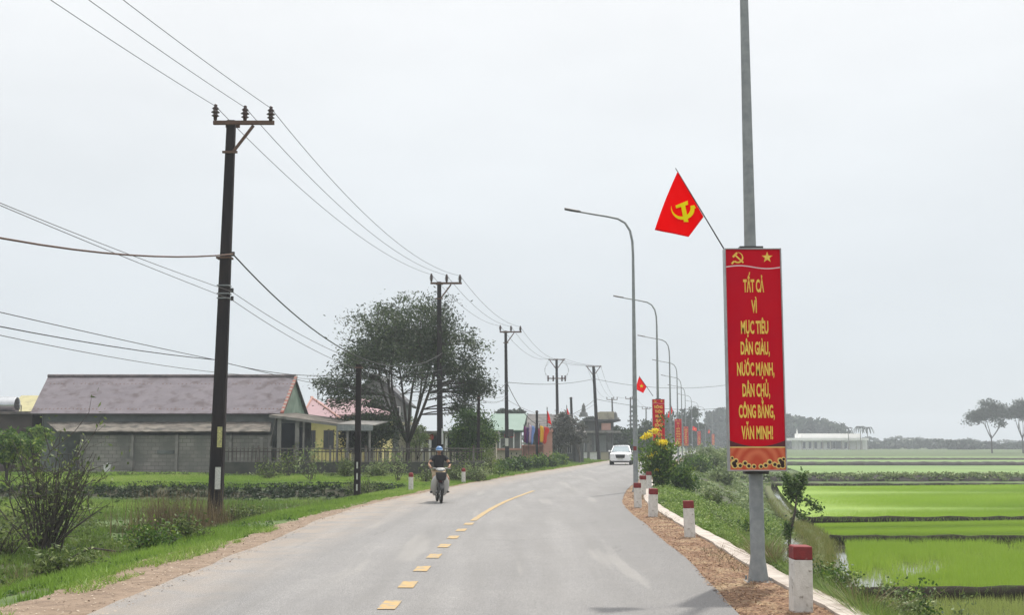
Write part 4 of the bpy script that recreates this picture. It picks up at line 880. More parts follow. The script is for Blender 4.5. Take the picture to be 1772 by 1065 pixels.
# --- pink gateway walls
h = House('pink_wall', 'pink ribbed garden wall ending in a square pink pillar by the flags', 'wall', 925, 93)
h.rect('panel', 903, 773, 941, 800, 93, .3, 'pink_wall', zb=-.2)
mb = MB()
for k in range(9): pxbox(mb, 904 + k*4.1, 775, 906 + k*4.1, 800, 92.9, .12, zb=-.2)
h.part('ribs', mb, 'pink_wall'); h.rect('coping', 902, 770.5, 942, 773, 92.7, .6, 'pink_wall'); h.rect('pillar', 940, 748, 956, 800, 92.6, .9, 'pink_wall', zb=-.2)
mb = MB(); pxbox(mb, 938.5, 745, 957.5, 748, 92.4, 1.2)
for k in range(4): pxbox(mb, 939 + k*5, 742.5, 941.5 + k*5, 745, 92.4, 1.2)
h.part('pillar_cap', mb, 'pink_wall')
h = House('balustrade_wall', 'low cream wall with slots left of the pink wall', 'wall', 880, 92.5)
h.rect('panel', 846, 780, 902.5, 800, 92.5, .25, 'cream', zb=-.2); h.rect('coping', 845, 776.5, 902.5, 780, 92.3, .6, 'pink_wall')
for px in (884, 893):
    for py in (784, 791): h.rect('slot', px, py, px + 1.8, py + 3.5, 92.46, .1, 'shade')
# --- festival flags before the wall
def festflag(px, y0, y1, w_, cols, label):
    Y = 91.5; q = at(px, 770, Y); t = thing('festival_flag', label, 'flag', (q.x, Y, -.1), 0, 'festival flags by the pink wall'); zt = at(px, y0, Y).z + .1; zb = at(px, y1, Y).z + .1
    MB().tube([(0, 0, 0), (0, 0, zt + .15)], .02, 6).build('staff', M['dark_steel'], t)
    n = len(cols)
    for k, cl in enumerate(cols):
        mb = MB(); rows = []
        for i in range(9):
            u = i/8; rr = []
            for j in range(5):
                v_ = (k + j/4)/n; x = .02 + w_*v_*(.55 + .25*math.sin(u*2.6 + k) + .08*math.sin(u*9)); rr.append((x, -.10*math.sin(v_*7 + u*2), zt + (zb-zt)*u - .15*v_))
            rows.append(rr)
        mb.grid(rows); o = mb.build('cloth', leafmat('cloth', cl, cl, trans=.35), t, smooth=True, fix=False); md = o.modifiers.new('s', 'SOLIDIFY'); md.thickness = .01
festflag(906.5, 738, 766, .5, [(.22, .03, .18), (.10, .03, .22)], 'purple and violet festival flag left of the white and blue one')
festflag(915, 735, 767, .55, [(.62, .50, .62), (.28, .42, .75)], 'white and light blue festival flag')
festflag(927, 740, 768, .4, [(.10, .04, .25), (.45, .02, .10)], 'dark blue and crimson festival flag left of the yellow one')
festflag(934, 737, 766, .85, [(.80, .52, .01), (.70, .05, .03)], 'yellow and red festival flag beside the pink pillar')
def redpole(px, yt, yb_, Y, w_, label):
    q = at(px, 770, Y); t = thing('flagpole', label, 'flag', (q.x, Y, -.1), 0, 'red flags on upright poles'); zt = at(px, yt, Y).z; zb = at(px, yb_, Y).z
    MB().tube([(0, 0, 0), (0, 0, zt + .3)], .035, 6).build('pole', M['dark_steel'], t); mb = MB(); rows = []
    for i in range(9):
        u = i/8; rows.append([(.03 + w_*v_*(u**.8), .06*math.sin(v_*6 + u), zt + (zb-zt)*u - .2*v_*u) for v_ in (0, .33, .66, 1)])
    mb.grid(rows); o = mb.build('cloth', M['flag_red'], t, smooth=True, fix=False); md = o.modifiers.new('s', 'SOLIDIFY'); md.thickness = .01
redpole(947, 709, 730, 100, .35, 'limp red flag on a thin upright pole above the pink pillar'); redpole(981, 705, 716, 118, .3, 'small red flag showing above the dusty trees')
# --- grey tiled villa
h = House('tiled_villa', 'villa with stepped grey tiled roofs behind the dusty trees', 'house', 950, 112)
for x0, x1, ye, yr, r0, r1, Yf, Yb in ((908, 962, 741, 717, 914, 955, 110, 122), (930, 1000, 733, 718, 945, 985, 114, 124), (952, 1016, 752, 741, 956, 1010, 109, 113)):
    mb = MB(); hip(mb, x0, x1, ye, yr, r0, r1, Yf, Yb, .15); h.part('roof', mb, 'tile_grey')
h.rect('wall', 913, 741, 1010, 795, 113, 8, 'grey_wall', zb=0); h.rect('parapet', 930, 744, 1012, 748, 110.6, .4, 'pier')
for px in (958, 975, 992): h.rect('column', px, 748, px + 4, 790, 111, .35, 'slate', zb=0)
h.window(965, 760, 972, 785, 113, 'white'); h.window(982, 760, 989, 785, 113, 'white')
# --- modern house with spires
h = House('flat_roofed_house', 'tall grey flat-roofed house with a cream parapet and dark columns left of the car', 'house', 1045, 140)
h.rect('wall', 1012, 726, 1062, 795, 142, 9, 'grey_wall', zb=0); h.rect('parapet', 1038, 713, 1063, 726.5, 141, 6, 'cream'); h.rect('cornice', 1010, 726.5, 1074, 729.5, 140.2, 9, 'slate')
h.rect('balcony', 1014, 746, 1074, 749.5, 139.4, 2.5, 'pier'); h.rect('pink_awning', 1041, 733, 1057, 745, 140.4, .8, 'pink_wall')
for px in (1012, 1025, 1050, 1058): h.rect('column', px, 749.5, px + 2.2, 795, 139.8, .5, 'slate', zb=0)
h.rect('shutter', 1016, 754, 1024, 792, 141.9, .1, 'pier', zb=.1); h.rect('shutter', 1028, 754, 1049, 792, 141.9, .1, 'galv', zb=.1)
for px, yt, yb_ in ((1010, 698, 722), (1065, 713, 728)):
    q = at(px, yb_, 141.5); q1 = at(px, yt, 141.5); mb = MB(); mb.lathe([(.55, 0), (.45, .3*(q1.z-q.z)), (.28, .35*(q1.z-q.z)), (.2, .8*(q1.z-q.z)), (.02, q1.z-q.z)], q, 6); h.part('spire', mb, 'grey_wall')
# --- white low garden wall in segments
for i, (x0, x1, lb) in enumerate(((953, 977, 'low white garden wall left part behind the leafy shrubs'), (994, 1016, 'low white garden wall with two slots right of the dusty trees'), (1021, 1033, 'short low white garden wall segment left of the leaning pole'), (1040, 1053, 'short low white garden wall segment left of the white car'))):
    h = House('garden_wall', lb, 'wall', (x0+x1)/2, 126, 'low white garden walls'); h.rect('panel', x0, 783.5, x1, 797, 126, .25, 'cream' if i == 3 else 'white', zb=-.2); h.rect('coping', x0 - .5, 782, x1 + .5, 783.5, 125.9, .45, 'pier')
    if i == 1:
        for px in (1000, 1005): h.rect('slot', px, 786.5, px + 1.2, 792, 125.96, .1, 'shade')
# --- metal fence on a low wall before the houses
f = House('railing_fence', 'metal railing on a dark low wall in front of the yellow house', 'fence', 620, 59)
fy = 56.9; X0, X1 = at(385, 800, fy).x, at(838, 800, fy).x
mb = MB(); lz = at(600, 800.5, fy).z; mb.box(((X0+X1)/2, fy, (lz - .4)/2), (X1-X0, .22, lz + .4)); f.part('low_wall', mb, 'dark_block')
mb = MB(); rz2 = at(600, 777, fy).z; mb.box(((X0+X1)/2, fy, rz2), (X1-X0, .05, .045)); mb.box(((X0+X1)/2, fy, lz + .04), (X1-X0, .05, .04)); f.part('rail', mb, 'fence_metal'); mb = MB(); mb.box(((X0+X1)/2, fy, rz2 - .15), (X1-X0, .03, .05)); f.part('rail', mb, 'fence_dark')
x = X0 + .1; k = 0
mb = MB()
while x < X1: mb.box((x, fy, (lz + rz2)/2 + .02), (.035, .03, rz2 - lz + .06)); x += .19
o = f.part('bars', mb, 'fence_dark')
x = X0
while x < X1 + .1:
    mb = MB(); mb.box((x, fy, (lz + rz2)/2 + .04), (.09, .08, rz2 - lz + .22)); f.part('post', mb, 'fence_metal'); x += 1.75
g = House('garden_fence', 'pale picket wall behind the railing under the big tree', 'fence', 680, 74); mb = MB(); a_, b2 = at(600, 782, 73), at(850, 782, 73)
x = a_.x
while x < b2.x: mb.box((x, 73, .7), (.26, .12, 1.2)); x += .42
g.part('pickets', mb, 'cream'); mb = MB(); mb.box(((a_.x+b2.x)/2, 73, .1), (b2.x-a_.x, .2, .4)); g.part('footing', mb, 'cream')
# --- white building across the fields
h = House('white_hall', 'long white single-storey hall with tall windows far across the fields', 'building', 1440, 400)
M['white_far'] = mat('white_render', (.88, .87, .84), (.8, .79, .76), .5, .8)
h.rect('wall', 1382, 763, 1502, 780, 400, 10, 'white_far', zb=-.3); h.rect('parapet', 1386, 751, 1490, 759, 401, 9, 'white_far'); h.rect('roof_slab', 1364, 758.7, 1503, 763.2, 397, 14, 'white_far')
for px in (1389, 1399, 1409, 1420, 1431, 1441): h.window(px, 765.5, px + 5, 777, 400, 'white', 'glass_d', 0)
h.rect('porch_recess', 1437.5, 764, 1456, 777.5, 399.98, .1, 'grey_wall'); h.window(1461, 766, 1466, 777, 400, 'white', 'glass_d', 0); h.rect('gate_post', 1377, 763, 1380, 780, 399.5, .6, 'white_far', zb=-.3)
for px in (1388, 1408, 1424, 1438, 1457, 1470, 1482, 1492): h.rect('column', px - .7, 763, px + .7, 780, 398.2, .4, 'cream', zb=-.3)
q = at(1379.5, 759, 400); mb = MB(); hh = at(1379.5, 742, 400).z - q.z; mb.lathe([(.9, -.4), (.5, .1*hh), (.35, .5*hh), (.03, hh)], q, 6); h.part('spire', mb, 'white_far')
h.rect('plinth', 1355, 779, 1500, 782, 396, .6, 'pier', zb=-.4)
# --- low mound-shaped tower seen in the haze
# ------------------------------------------------------------------ trees and shrubs
def curve_pts(a, b, n, bow, rg):
    a, b = np.array(a, float), np.array(b, float); t = np.linspace(0, 1, n)[:, None]; P = a + (b-a)*t
    off = np.array([rg.normal(), rg.normal(), abs(rg.normal())*.3])*bow*np.linalg.norm(b-a); return P + off*np.sin(np.pi*t)
def tree(name, label, cat, base, H, rx, rz, zc, K=60, per=60, ls=.2, lm=WEED, bark='trunk', stems=5, fork=.25, r0=.16, seed=1, shell=.6, hollow=True, cs=.34, lobes=(), group=None, aspect=.42, ry=None, lean=(0, 0), droop=.2, twig=.022, flat=.3, zmin=None):
    rg = np.random.default_rng(seed); t = thing(name, label, cat, base, 0, group); ry = ry or rx
    C = []
    while len(C) < K:
        p = rg.normal(size=3); p /= np.linalg.norm(p); r = rg.uniform(shell, 1)*(1 + .10*math.sin(p[0]*7 + seed) + .08*math.sin(p[2]*9 + seed*2 + p[1]*5))
        if hollow and p[2] < .15 and math.hypot(p[0], p[1])*r < .45 + .25*rg.random() + .3*(p[2] < -.3): continue
        if p[2] < -.75: continue
        q = p*r*np.array([rx, ry, rz]) + np.array([lean[0], lean[1], zc])
        if zmin is not None and q[2] < zmin: continue
        C.append(q)
    for lx, lz, lr, k in lobes:
        for _ in range(k): p = rg.normal(size=3); p *= rg.uniform(.3, 1)/np.linalg.norm(p); C.append(np.array([lx, 0, lz]) + p*np.array([lr, lr, lr*.65]))
    C = np.array(C); mb = MB(); fz = H*fork; nodes = []
    mb.tube([(0, 0, -.4), (0, 0, 0), (lean[0]*.1, 0, fz*.5), (lean[0]*.25, lean[1]*.25, fz)], [r0*1.3, r0*1.1, r0*.9, r0*.8], 9)
    for i in range(stems):
        a = 2*math.pi*i/stems + rg.uniform(-.4, .4); e = np.array([math.cos(a)*rx*.5 + lean[0], math.sin(a)*ry*.5 + lean[1], zc + rz*rg.uniform(.15, .6)])
        P = curve_pts((lean[0]*.25, lean[1]*.25, fz*.8), e, 8, .08, rg); mb.tube(P, list(np.linspace(r0*.62, r0*.15, 8)), 6); nodes += [(p, r0*.62 + (r0*.15 - r0*.62)*k/7) for k, p in enumerate(P) if k > 0]
    NP = np.array([n[0] for n in nodes]); NR = [n[1] for n in nodes]
    for c in C:
        dd = np.linalg.norm(NP - c, axis=1) + (NP[:, 2] > c[2])*1.5; j = int(dd.argmin()); P = curve_pts(NP[j], c, 5, .10, rg)
        mb.tube(P, list(np.linspace(min(NR[j]*.55, r0*.22), r0*.02 + twig*.3, 5)), 4, caps=False)
    mb.build('trunk', M[bark], t, smooth=True, fix=False)
    L_ = []; O = []; T = []
    s_ = np.array([1, 1, .62])*cs*max(.5, min(rx, rz))*.55
    for c in C:
        n = int(per*rg.uniform(.5, 1.4)); L_.append(c + rg.normal(size=(n, 3))*s_*rg.uniform(.7, 1.25)); o = c - np.array([lean[0], lean[1], zc*.8]); o /= np.linalg.norm(o) + 1e-6; O.append(np.repeat(o[None], n, 0)); T.append(np.full(n, rg.uniform(.1, .9)))
    leafmesh('crown', np.concatenate(L_), ls, lm, t, seed, aspect, np.concatenate(O)*.7, droop, np.concatenate(T), flat)
    return t
DARK = leafmat('dark_leaves', (.013, .028, .010), (.028, .052, .018), (.05, .08, .028), .22)
BIG = leafmat('big_tree_leaves', (.022, .036, .018), (.048, .072, .032), (.10, .14, .055), .25)
BUSH = leafmat('bush_leaves', (.018, .045, .010), (.045, .10, .020), (.15, .23, .04), .25)
DUSTY = leafmat('dusty_tree_leaves', (.05, .052, .042), (.105, .108, .092), (.20, .20, .175), .2)
FAR = leafmat('far_leaves', (.018, .032, .018), (.03, .05, .025), (.05, .075, .04), .1)
VIV = leafmat('vivid_leaves', (.03, .075, .012), (.08, .16, .025), (.24, .32, .05), .3)
q = at(706, 770, 66)
tree('tree', 'big spreading tree with an open crown behind the railing and utility pole', 'tree', (q.x, 66, .1), 10.3, 4.1, 3.85, 6.25, K=350, per=98, ls=.20, lm=BIG, stems=10, fork=.2, r0=.15, seed=12, shell=.3, cs=.20, twig=.03, lobes=[(-4.0, 5.1, 1.0, 16), (-3.6, 4.3, .8, 10), (3.7, 4.9, 1.25, 26), (3.0, 3.7, .8, 10)], aspect=.36, droop=.35, flat=0)
def tpx(name, label, px, Y, ytop, ybot, wpx, z0=0, cat='tree', **k):
    s_ = 2014/Y; b = at(px, 770, Y); zt = at(px, ytop, Y).z; zb = at(px, ybot, Y).z; rx = wpx/2/s_*.9; zc = (zt+zb)/2 - z0; rz = (zt-zb)/2*.92
    return tree(name, label, cat, (b.x, Y, z0), zt - z0, rx, rz, zc, **k)
tpx('tree', 'dense dark tree at the lower left of the big tree beside the yellow house', 640, 64, 688, 800, 112, .15, K=90, per=100, ls=.18, lm=BIG, stems=5, fork=.3, r0=.13, seed=3, shell=.25, hollow=False, cs=.34)
tpx('shrub', 'thin pale shrub behind the utility pole near the big tree trunk', 722, 70, 715, 800, 44, .1, cat='shrub', K=26, per=60, ls=.15, lm=SAGE, stems=4, r0=.05, seed=4, shell=.3, hollow=False)
tpx('round_tree', 'round dense green tree right of the motorcyclist', 816, 61, 698, 812, 88, 0, cat='tree', K=120, per=130, ls=.15, lm=BUSH, stems=5, fork=.2, r0=.1, seed=5, shell=.35, hollow=False, cs=.36, zmin=.3)
tpx('shrub', 'brownish shrub at the foot of the round green tree', 840, 58, 770, 825, 60, -.1, cat='shrub', K=30, per=60, ls=.10, lm=WEED, stems=5, r0=.03, seed=6, shell=.3, hollow=False)
tpx('dusty_tree', 'dusty pale tree in front of the tiled villa, left one', 978, 106, 708, 790, 56, -.1, K=75, per=70, ls=.26, lm=DUSTY, bark='trunk_g', stems=4, r0=.11, seed=7, shell=.3, hollow=False)
tpx('dusty_tree', 'dusty thin tree beside the leaning pole', 1003, 108, 722, 785, 28, -.1, K=34, per=50, ls=.24, lm=DUSTY, bark='trunk_g', stems=4, r0=.09, seed=8, shell=.3, hollow=False)
tpx('dusty_tree', 'small dusty tree beside the pink pillar', 952, 98, 748, 800, 26, -.1, K=26, per=50, ls=.2, lm=DUSTY, stems=4, r0=.06, seed=18, shell=.3, hollow=False)
for i, (px, Y, yt, yb, wd, lb) in enumerate(((1063, 158, 730, 795, 56, 'dark green tree left of the white car roof'), (1090, 165, 738, 796, 52, 'dark green tree directly behind the white car'), (1122, 175, 722, 795, 58, 'dark green tree between the second street lamp and the slogan board'))):
    tpx('dark_tree', lb, px, Y, yt, yb, wd, -.2, K=70, per=80, ls=.5, lm=DARK, stems=4, r0=.2, seed=20 + i, shell=.3, hollow=False, group='dark trees behind the white car')
for i, (px, Y, yt, yb, wd, lb) in enumerate(((1153, 250, 712, 785, 50, 'hazy tree behind the third street lamp'), (1192, 265, 702, 788, 48, 'hazy tree behind the third and fourth slogan boards'), (1215, 330, 738, 785, 40, 'hazy tree behind the fifth slogan board'), (877, 150, 706, 750, 36, 'hazy tree behind the green sheet roof, left one'), (896, 155, 705, 750, 36, 'hazy tree behind the green sheet roof, right one'), (1020, 170, 722, 780, 34, 'tree behind the flat-roofed house'))):
    tpx('hazy_tree', lb, px, Y, yt, yb, wd, -.2, K=60, per=60, ls=.8, lm=FAR, stems=4, r0=.25, seed=30 + i, shell=.3, hollow=False)
# tiered conifer
q = at(1092, 770, 228); t = thing('conifer', 'tiered pointed conifer beside the hazy utility pole above the car', 'tree', (q.x + .6, 229, -.2)); zt = at(1092, 700, 228).z
MB().tube([(0, 0, -.3), (0, 0, zt)], [.22, .04], 8).build('trunk', M['trunk'], t); rg = np.random.default_rng(3); Cc = []
for k in range(9):
    z = zt - .3 - k*.85; r = .35 + k*.27
    for _ in range(110): a = rg.uniform(0, 6.28); rr = r*rg.uniform(.1, 1); Cc.append((rr*math.cos(a), rr*math.sin(a), z - rr*.18 + rg.normal()*.07))
leafmesh('crown', Cc, .42, FAR, t, 3, .4)
# umbrella trees and palms far across the fields
for i, (px, yt, yb, wd, lb) in enumerate(((1712, 695, 748, 70, 'tall umbrella-crowned tree far across the rice fields'), (1770, 696, 742, 46, 'tall tree cut by the right picture edge'))):
    q = at(px, 770, 300); s_ = 2014/300; z0 = -.4; zt = at(px, yt, 300).z; zb = at(px, yb, 300).z
    tree('umbrella_tree', lb, 'tree', (q.x + (.6 if i == 0 else 0), 300, z0), zt - z0, wd/2/s_, (zt-zb)/2, (zt+zb)/2 - z0, K=110, per=80, ls=.6, lm=FAR, stems=5, fork=.34, r0=.2, seed=40 + i, shell=.2, cs=.32, group='tall trees across the fields', droop=0)
pal = None
for i, (px, yt, lb) in enumerate(((1461, 745, 'feathery palm behind the white hall, left one'), (1482, 743, 'feathery palm behind the white hall, middle one'), (1502, 744, 'feathery palm at the right end of the white hall'))):
    q = at(px, 770, 398); z = at(px, yt + 3, 398).z + .9
    t = thing('palm_tree', lb, 'palm', (q.x, 393 if px < 1500 else 398, -.2), i*1.3, 'palms by the white hall')
    MB().tube([(0, 0, -.3), (.1, 0, z*.5), (0, 0, z)], [.2, .14, .10], 8).build('trunk', M['trunk_g'], t); mb = MB()
    for k in range(11):
        a = k*2*math.pi/11; P = []
        for j in range(7): u = j/6; P.append((math.cos(a)*2.5*u, math.sin(a)*2.5*u, z + 1.5*math.sin(u*2.4) - 2.5*u*u))
        rows = [[(p[0] - math.sin(a)*w_, p[1] + math.cos(a)*w_, p[2] - abs(w_)*.8) for w_ in (-.22*math.sin(.4 + j*.4), 0, .22*math.sin(.4 + j*.4))] for j, p in enumerate(P)]
        mb.grid(rows)
    mb.build('fronds', FAR, t, fix=False)
# far woods: masses on the horizon
def woods(label, boxes, ls, seed, n, name='far_woods'):
    rg = np.random.default_rng(seed); C = []; T = []
    for px0, px1, yt, Y, hz in boxes:
        a, b_ = at(px0, 770, Y).x, at(px1, 770, Y).x; wdt = b_ - a; m = max(2, int(wdt/hz)); zt = at(px0, yt, Y).z
        for k in range(m):
            x = a + wdt*(k + .5)/m; h_ = zt*rg.uniform(.62 if hz < 8.5 else .92, 1.08); r = hz*.75
            p = rg.normal(size=(n, 3)); p /= np.linalg.norm(p, axis=1)[:, None]; p *= rg.uniform(.75, 1.05, n)[:, None]
            p = p*np.array([r, r, h_*.5]) + np.array([x, Y + rg.uniform(-6, 6), h_*.5]); C.append(p); T.append(np.full(n, rg.uniform(.2, .8)))
    o = leafmesh(name, np.concatenate(C), ls, FAR, None, seed, .7, tint=np.concatenate(T)); tag(o, label, 'woods', None, 'stuff'); return o
woods('hazy blue-green wood behind the white hall', [(1336, 1372, 716, 470, 10), (1365, 1420, 722, 455, 10), (1400, 1446, 730, 450, 9), (1420, 1470, 748, 460, 6), (1237, 1262, 712, 440, 9), (1262, 1345, 735, 470, 9)], 2.6, 1, 520)
woods('faint long line of trees along the horizon beyond the fields', [(1490, 1600, 757, 620, 9), (1590, 1800, 761, 680, 8), (1500, 1560, 764, 440, 5), (1680, 1800, 766, 420, 5)], 2.2, 2, 200)
woods('hazy clumps of bamboo standing in the fields', [(1572, 1626, 752, 430, 7), (1642, 1684, 759, 400, 5)], 1.4, 3, 420)
woods('faint line of trees behind the village', [(-400, 60, 748, 260, 9), (60, 1000, 752, 240, 9), (1000, 1240, 752, 520, 9)], 1.6, 4, 140)
# ------------------------------------------------------------------ scattered ground cover
def scatter(n, y0, y1, f0, f1, seed, side=-1):
    """n points with distance from the road edge between f0(Y) and f1(Y); side -1 left, +1 right"""
    rg = np.random.default_rng(seed); Y = rg.uniform(y0, y1, n); d = rg.uniform(0, 1, n); a = f0(Y) if callable(f0) else f0; b_ = f1(Y) if callable(f1) else f1; dd = a + (b_-a)*d
    X = xc(Y) - eL(Y) - dd if side < 0 else xc(Y) + kb(Y) + dd
    return X, Y
def weeds(name, label, X, Y, Z, r, per, ls, mt, seed, aspect=.5, zs=.75, group=None):
    rg = np.random.default_rng(seed); n = len(X); rr = r*rg.uniform(.5, 1.3, n); P = np.stack([X, Y, Z], -1)
    i = np.repeat(np.arange(n), per); d = rg.normal(size=(len(i), 3)); d /= np.linalg.norm(d, axis=1)[:, None]; d *= (rg.uniform(.25, 1, len(i))**.6)[:, None]; d[:, 2] = np.abs(d[:, 2])*zs
    C = P[i] + d*rr[i][:, None]; tn = rg.uniform(.1, .9, n)[i]
    o = leafmesh(name, C, ls, mt, None, seed, aspect, d*.8, 0, tn); tag(o, label, 'plants', None, 'stuff'); return o
def gstuff(o, label): tag(o, label, 'grass', None, 'stuff'); return o
far_l = lambda Y: np.minimum(xc(Y) - eL(Y) + .50*Y + 1, 60)
# left verge: bright grass next to the bare earth
X, Y = scatter(52000, 8, 60, lambda y: np.interp(y, [8, 14, 22, 34, 60], [1.1, .98, .66, .45, .3]), lambda y: np.interp(y, [8, 20, 60], [2.9, 2.5, 1.7]), 1)
k_ = wob(X, Y) + .4*wob(X*4, Y*4) > -.42; X, Y = X[k_], Y[k_]
gstuff(blades('verge_grass', X, Y, terr(X, Y), .13, .018, GB, 1, tint=.45 + .35*wob(X, Y)), 'bright short grass along the left edge of the road')
X, Y = scatter(9000, 60, 130, .3, 3.5, 2); gstuff(blades('verge_grass', X, Y, terr(X, Y), .25, .06, GB, 2), 'bright grass strip along the far left edge of the road')
# field grass on the lower ground and on the raised terrace
X, Y = scatter(60000, 18, 45.5, lambda y: y*0 + 2.2, far_l, 3); k_ = (wob(X*.7, Y*.7) > -.35) | (Y > 37); X, Y = X[k_], Y[k_]
gstuff(blades('meadow_grass', X, Y, terr(X, Y), .17, .035, GL, 3, tint=.5 + .3*wob(X, Y)), 'uneven meadow grass on the low ground left of the road')
X, Y = scatter(26000, 36.5, 45, lambda y: y*0 + 2, far_l, 13); gstuff(blades('low_field_grass', X, Y, terr(X, Y), .13, .045, GB, 13, tint=.5 + .4*wob(X, Y)), 'bright green field strip below the terrace')
X, Y = scatter(52000, 47.2, 58, lambda y: y*0 + 1, far_l, 4); gstuff(blades('terrace_grass', X, Y, terr(X, Y), .13, .05, GB, 4, tint=.6 + .35*wob(X, Y)), 'bright green grass on the raised terrace before the barn')
X, Y = scatter(700, 45.3, 47.6, lambda y: y*0 + 1.5, far_l, 55); weeds('bank_weeds', 'very dark weeds low on the terrace bank', X, Y, terr(X, Y) - .08, .22, 24, .14, DARK, 55, zs=.6)
X, Y = scatter(900, 45.6, 48.2, lambda y: y*0 + 1.5, far_l, 5); weeds('bank_weeds', 'dark weeds on the terrace bank', X, Y, terr(X, Y) - .05, .2, 24, .13, DARK, 5, zs=.7)
X, Y = scatter(420, 55.0, 58.6, lambda y: y*0 + 1.5, far_l, 6); k_ = Y < 56.5; X, Y = X[k_], Y[k_]; weeds('wall_weeds', 'low weeds at the foot of the yard wall', X, Y, terr(X, Y), .24, 26, .12, WEED, 6)
# scrub on the low ground
X, Y = scatter(900, 13, 38, lambda y: 2.6 + 0*y, lambda y: np.minimum(12, far_l(y)), 7); k_ = wob(X*.6, Y*.6) > -.15; X, Y = X[k_], Y[k_]
weeds('undergrowth', 'tangled dark green undergrowth left of the road', X, Y, terr(X, Y) - .03, .32, 42, .10, WEED, 7, aspect=.4)
X, Y = scatter(7000, 14, 38, lambda y: 2.4 + 0*y, lambda y: np.minimum(12, far_l(y)), 8); k_ = wob(X*.9 + 5, Y*.9) > .1; X, Y = X[k_], Y[k_]
gstuff(blades('dry_grass', X, Y, terr(X, Y), .34, .014, DRY, 8, lean=.6), 'dry straw-coloured grass among the undergrowth')
rg = np.random.default_rng(9)
for (px, Y0, w_, n, lb) in ((312, 30.5, 1.1, 900, 'clump of dead brown stalks left of the nearest utility pole'), (372, 30.4, .55, 420, 'dry brown stalks round the foot of the nearest utility pole')):
    q = at(px, 770, Y0); X = q.x + rg.normal(size=n)*w_*.5; Y = Y0 + rg.normal(size=n)*.4; o = blades('dead_stalks', X - q.x, Y - Y0, terr(X, Y) - tz(q.x, Y0), 1.15 if px < 350 else .75, .02, DRY, int(px), lean=.16); o.location = (q.x, Y0, tz(q.x, Y0)); tag(o, lb, 'dry plants', 'dead stalks')
# right embankment
rW = lambda y: re_(y) - kb(y) - 1.45 + 1.1*S((y-37)/3)
X, Y = scatter(1500, 9, 42, lambda y: .4 + 0*y, rW, 21, 1); weeds('embankment_weeds', 'mixed leafy weeds covering the slope below the kerb', X, Y, terr(X, Y) - .04, .24, 44, .075, SAGE, 21, aspect=.45)
X, Y = scatter(1150, 15, 46, lambda y: .45 + 0*y, rW, 28, 1); weeds('slope_weeds', 'pale leafy weeds thick on the slope beside the bollards', X, Y, terr(X, Y) - .03, .34, 60, .085, leafmat('pale_weed', (.09, .16, .03), (.20, .30, .06), (.38, .46, .15), .3), 28, aspect=.45)
X, Y = scatter(420, 9, 50, .75, 2.9, 29); weeds('verge_weeds', 'small leafy weeds in the grass along the left edge', X, Y, terr(X, Y), .13, 26, .06, VIV, 29)
X, Y = scatter(700, 9, 42, lambda y: .35 + 0*y, rW, 22, 1); weeds('embankment_herbs', 'greener low herbs between the weeds on the slope', X, Y, terr(X, Y) - .04, .2, 40, .085, VIV, 22, aspect=.5)
X, Y = scatter(16000, 9, 42, lambda y: .38 + 0*y, rW, 23, 1); gstuff(blades('slope_grass', X, Y, terr(X, Y), .26, .014, GL, 23, lean=.6), 'thin grass on the slope below the kerb')
X, Y = scatter(5000, 10, 34, lambda y: .5 + 0*y, rW, 24, 1); k_ = wob(X, Y*1.3) > .15; X, Y = X[k_], Y[k_]; gstuff(blades('straw', X, Y, terr(X, Y), .4, .012, DRY, 24, lean=1.1), 'straw-coloured dead stems on the slope')
X, Y = scatter(1500, 42, 120, lambda y: .4 + 0*y, lambda y: rW(y) + 1.0, 25, 1); weeds('far_weeds', 'dusty weeds on the far part of the slope', X, Y, terr(X, Y) - .1, .36, 34, .17, SAGE, 25)
X, Y = scatter(700, 120, 300, lambda y: .6 + 0*y, lambda y: rW(y) + 4, 26, 1); weeds('far_weeds', 'hazy weeds along the distant road edge', X, Y, terr(X, Y) - .1, 1.0, 26, .4, SAGE, 26)
X, Y = scatter(900, 62, 128, lambda y: 2.2 + 0*y, lambda y: 8 + 0*y, 27); weeds('far_verge_weeds', 'weeds behind the grass verge before the garden walls', X, Y, terr(X, Y) - .1, .4, 34, .17, VIV, 27)
# canal bank fringe, bund fringes
yy = rg.uniform(9, 60, 24000); yy[:16000] = rg.uniform(18, 42, 16000); X = xc(yy) + re_(yy) - .38 + rg.normal(size=24000)*.2; gstuff(blades('bank_grass', X, yy, np.full(24000, RW + .1), .17, .012, leafmat('yellow_grass', (.12, .15, .035), (.2, .22, .06), (.3, .28, .1), .3), 31), 'yellowish grass on the canal bank')
for i, yb in enumerate((22.6, 34.9, 43.6, 79)):
    n = (1500, 2600, 3000, 3500)[i]; x0 = float(xc(yb) + re_(yb)); X = x0 + rg.uniform(0, (12, 11, 14, 30)[i], n); Y = yb + rg.normal(size=n)*.13; gstuff(blades('bund_grass', X, Y, np.full(n, RW + .12), (.16, .16, .16, .2)[i], (.014, .02, .025, .05)[i], GL, 40 + i, lean=.5), ('grass tufts on the nearest field bund', 'grass tufts on the second field bund', 'grass tufts on the third field bund', 'grass tufts on the far field bund')[i])
X = rg.uniform(12.5, 60, 2600); Y = 87.6 + rg.normal(size=2600)*.5 + (X-12)*.02; weeds('dyke_weeds', 'grey-green weeds on the dark dyke', X, Y, np.full(2600, -.75) + rg.uniform(-.3, .2, 2600), .3, 16, .2, SAGE, 50)
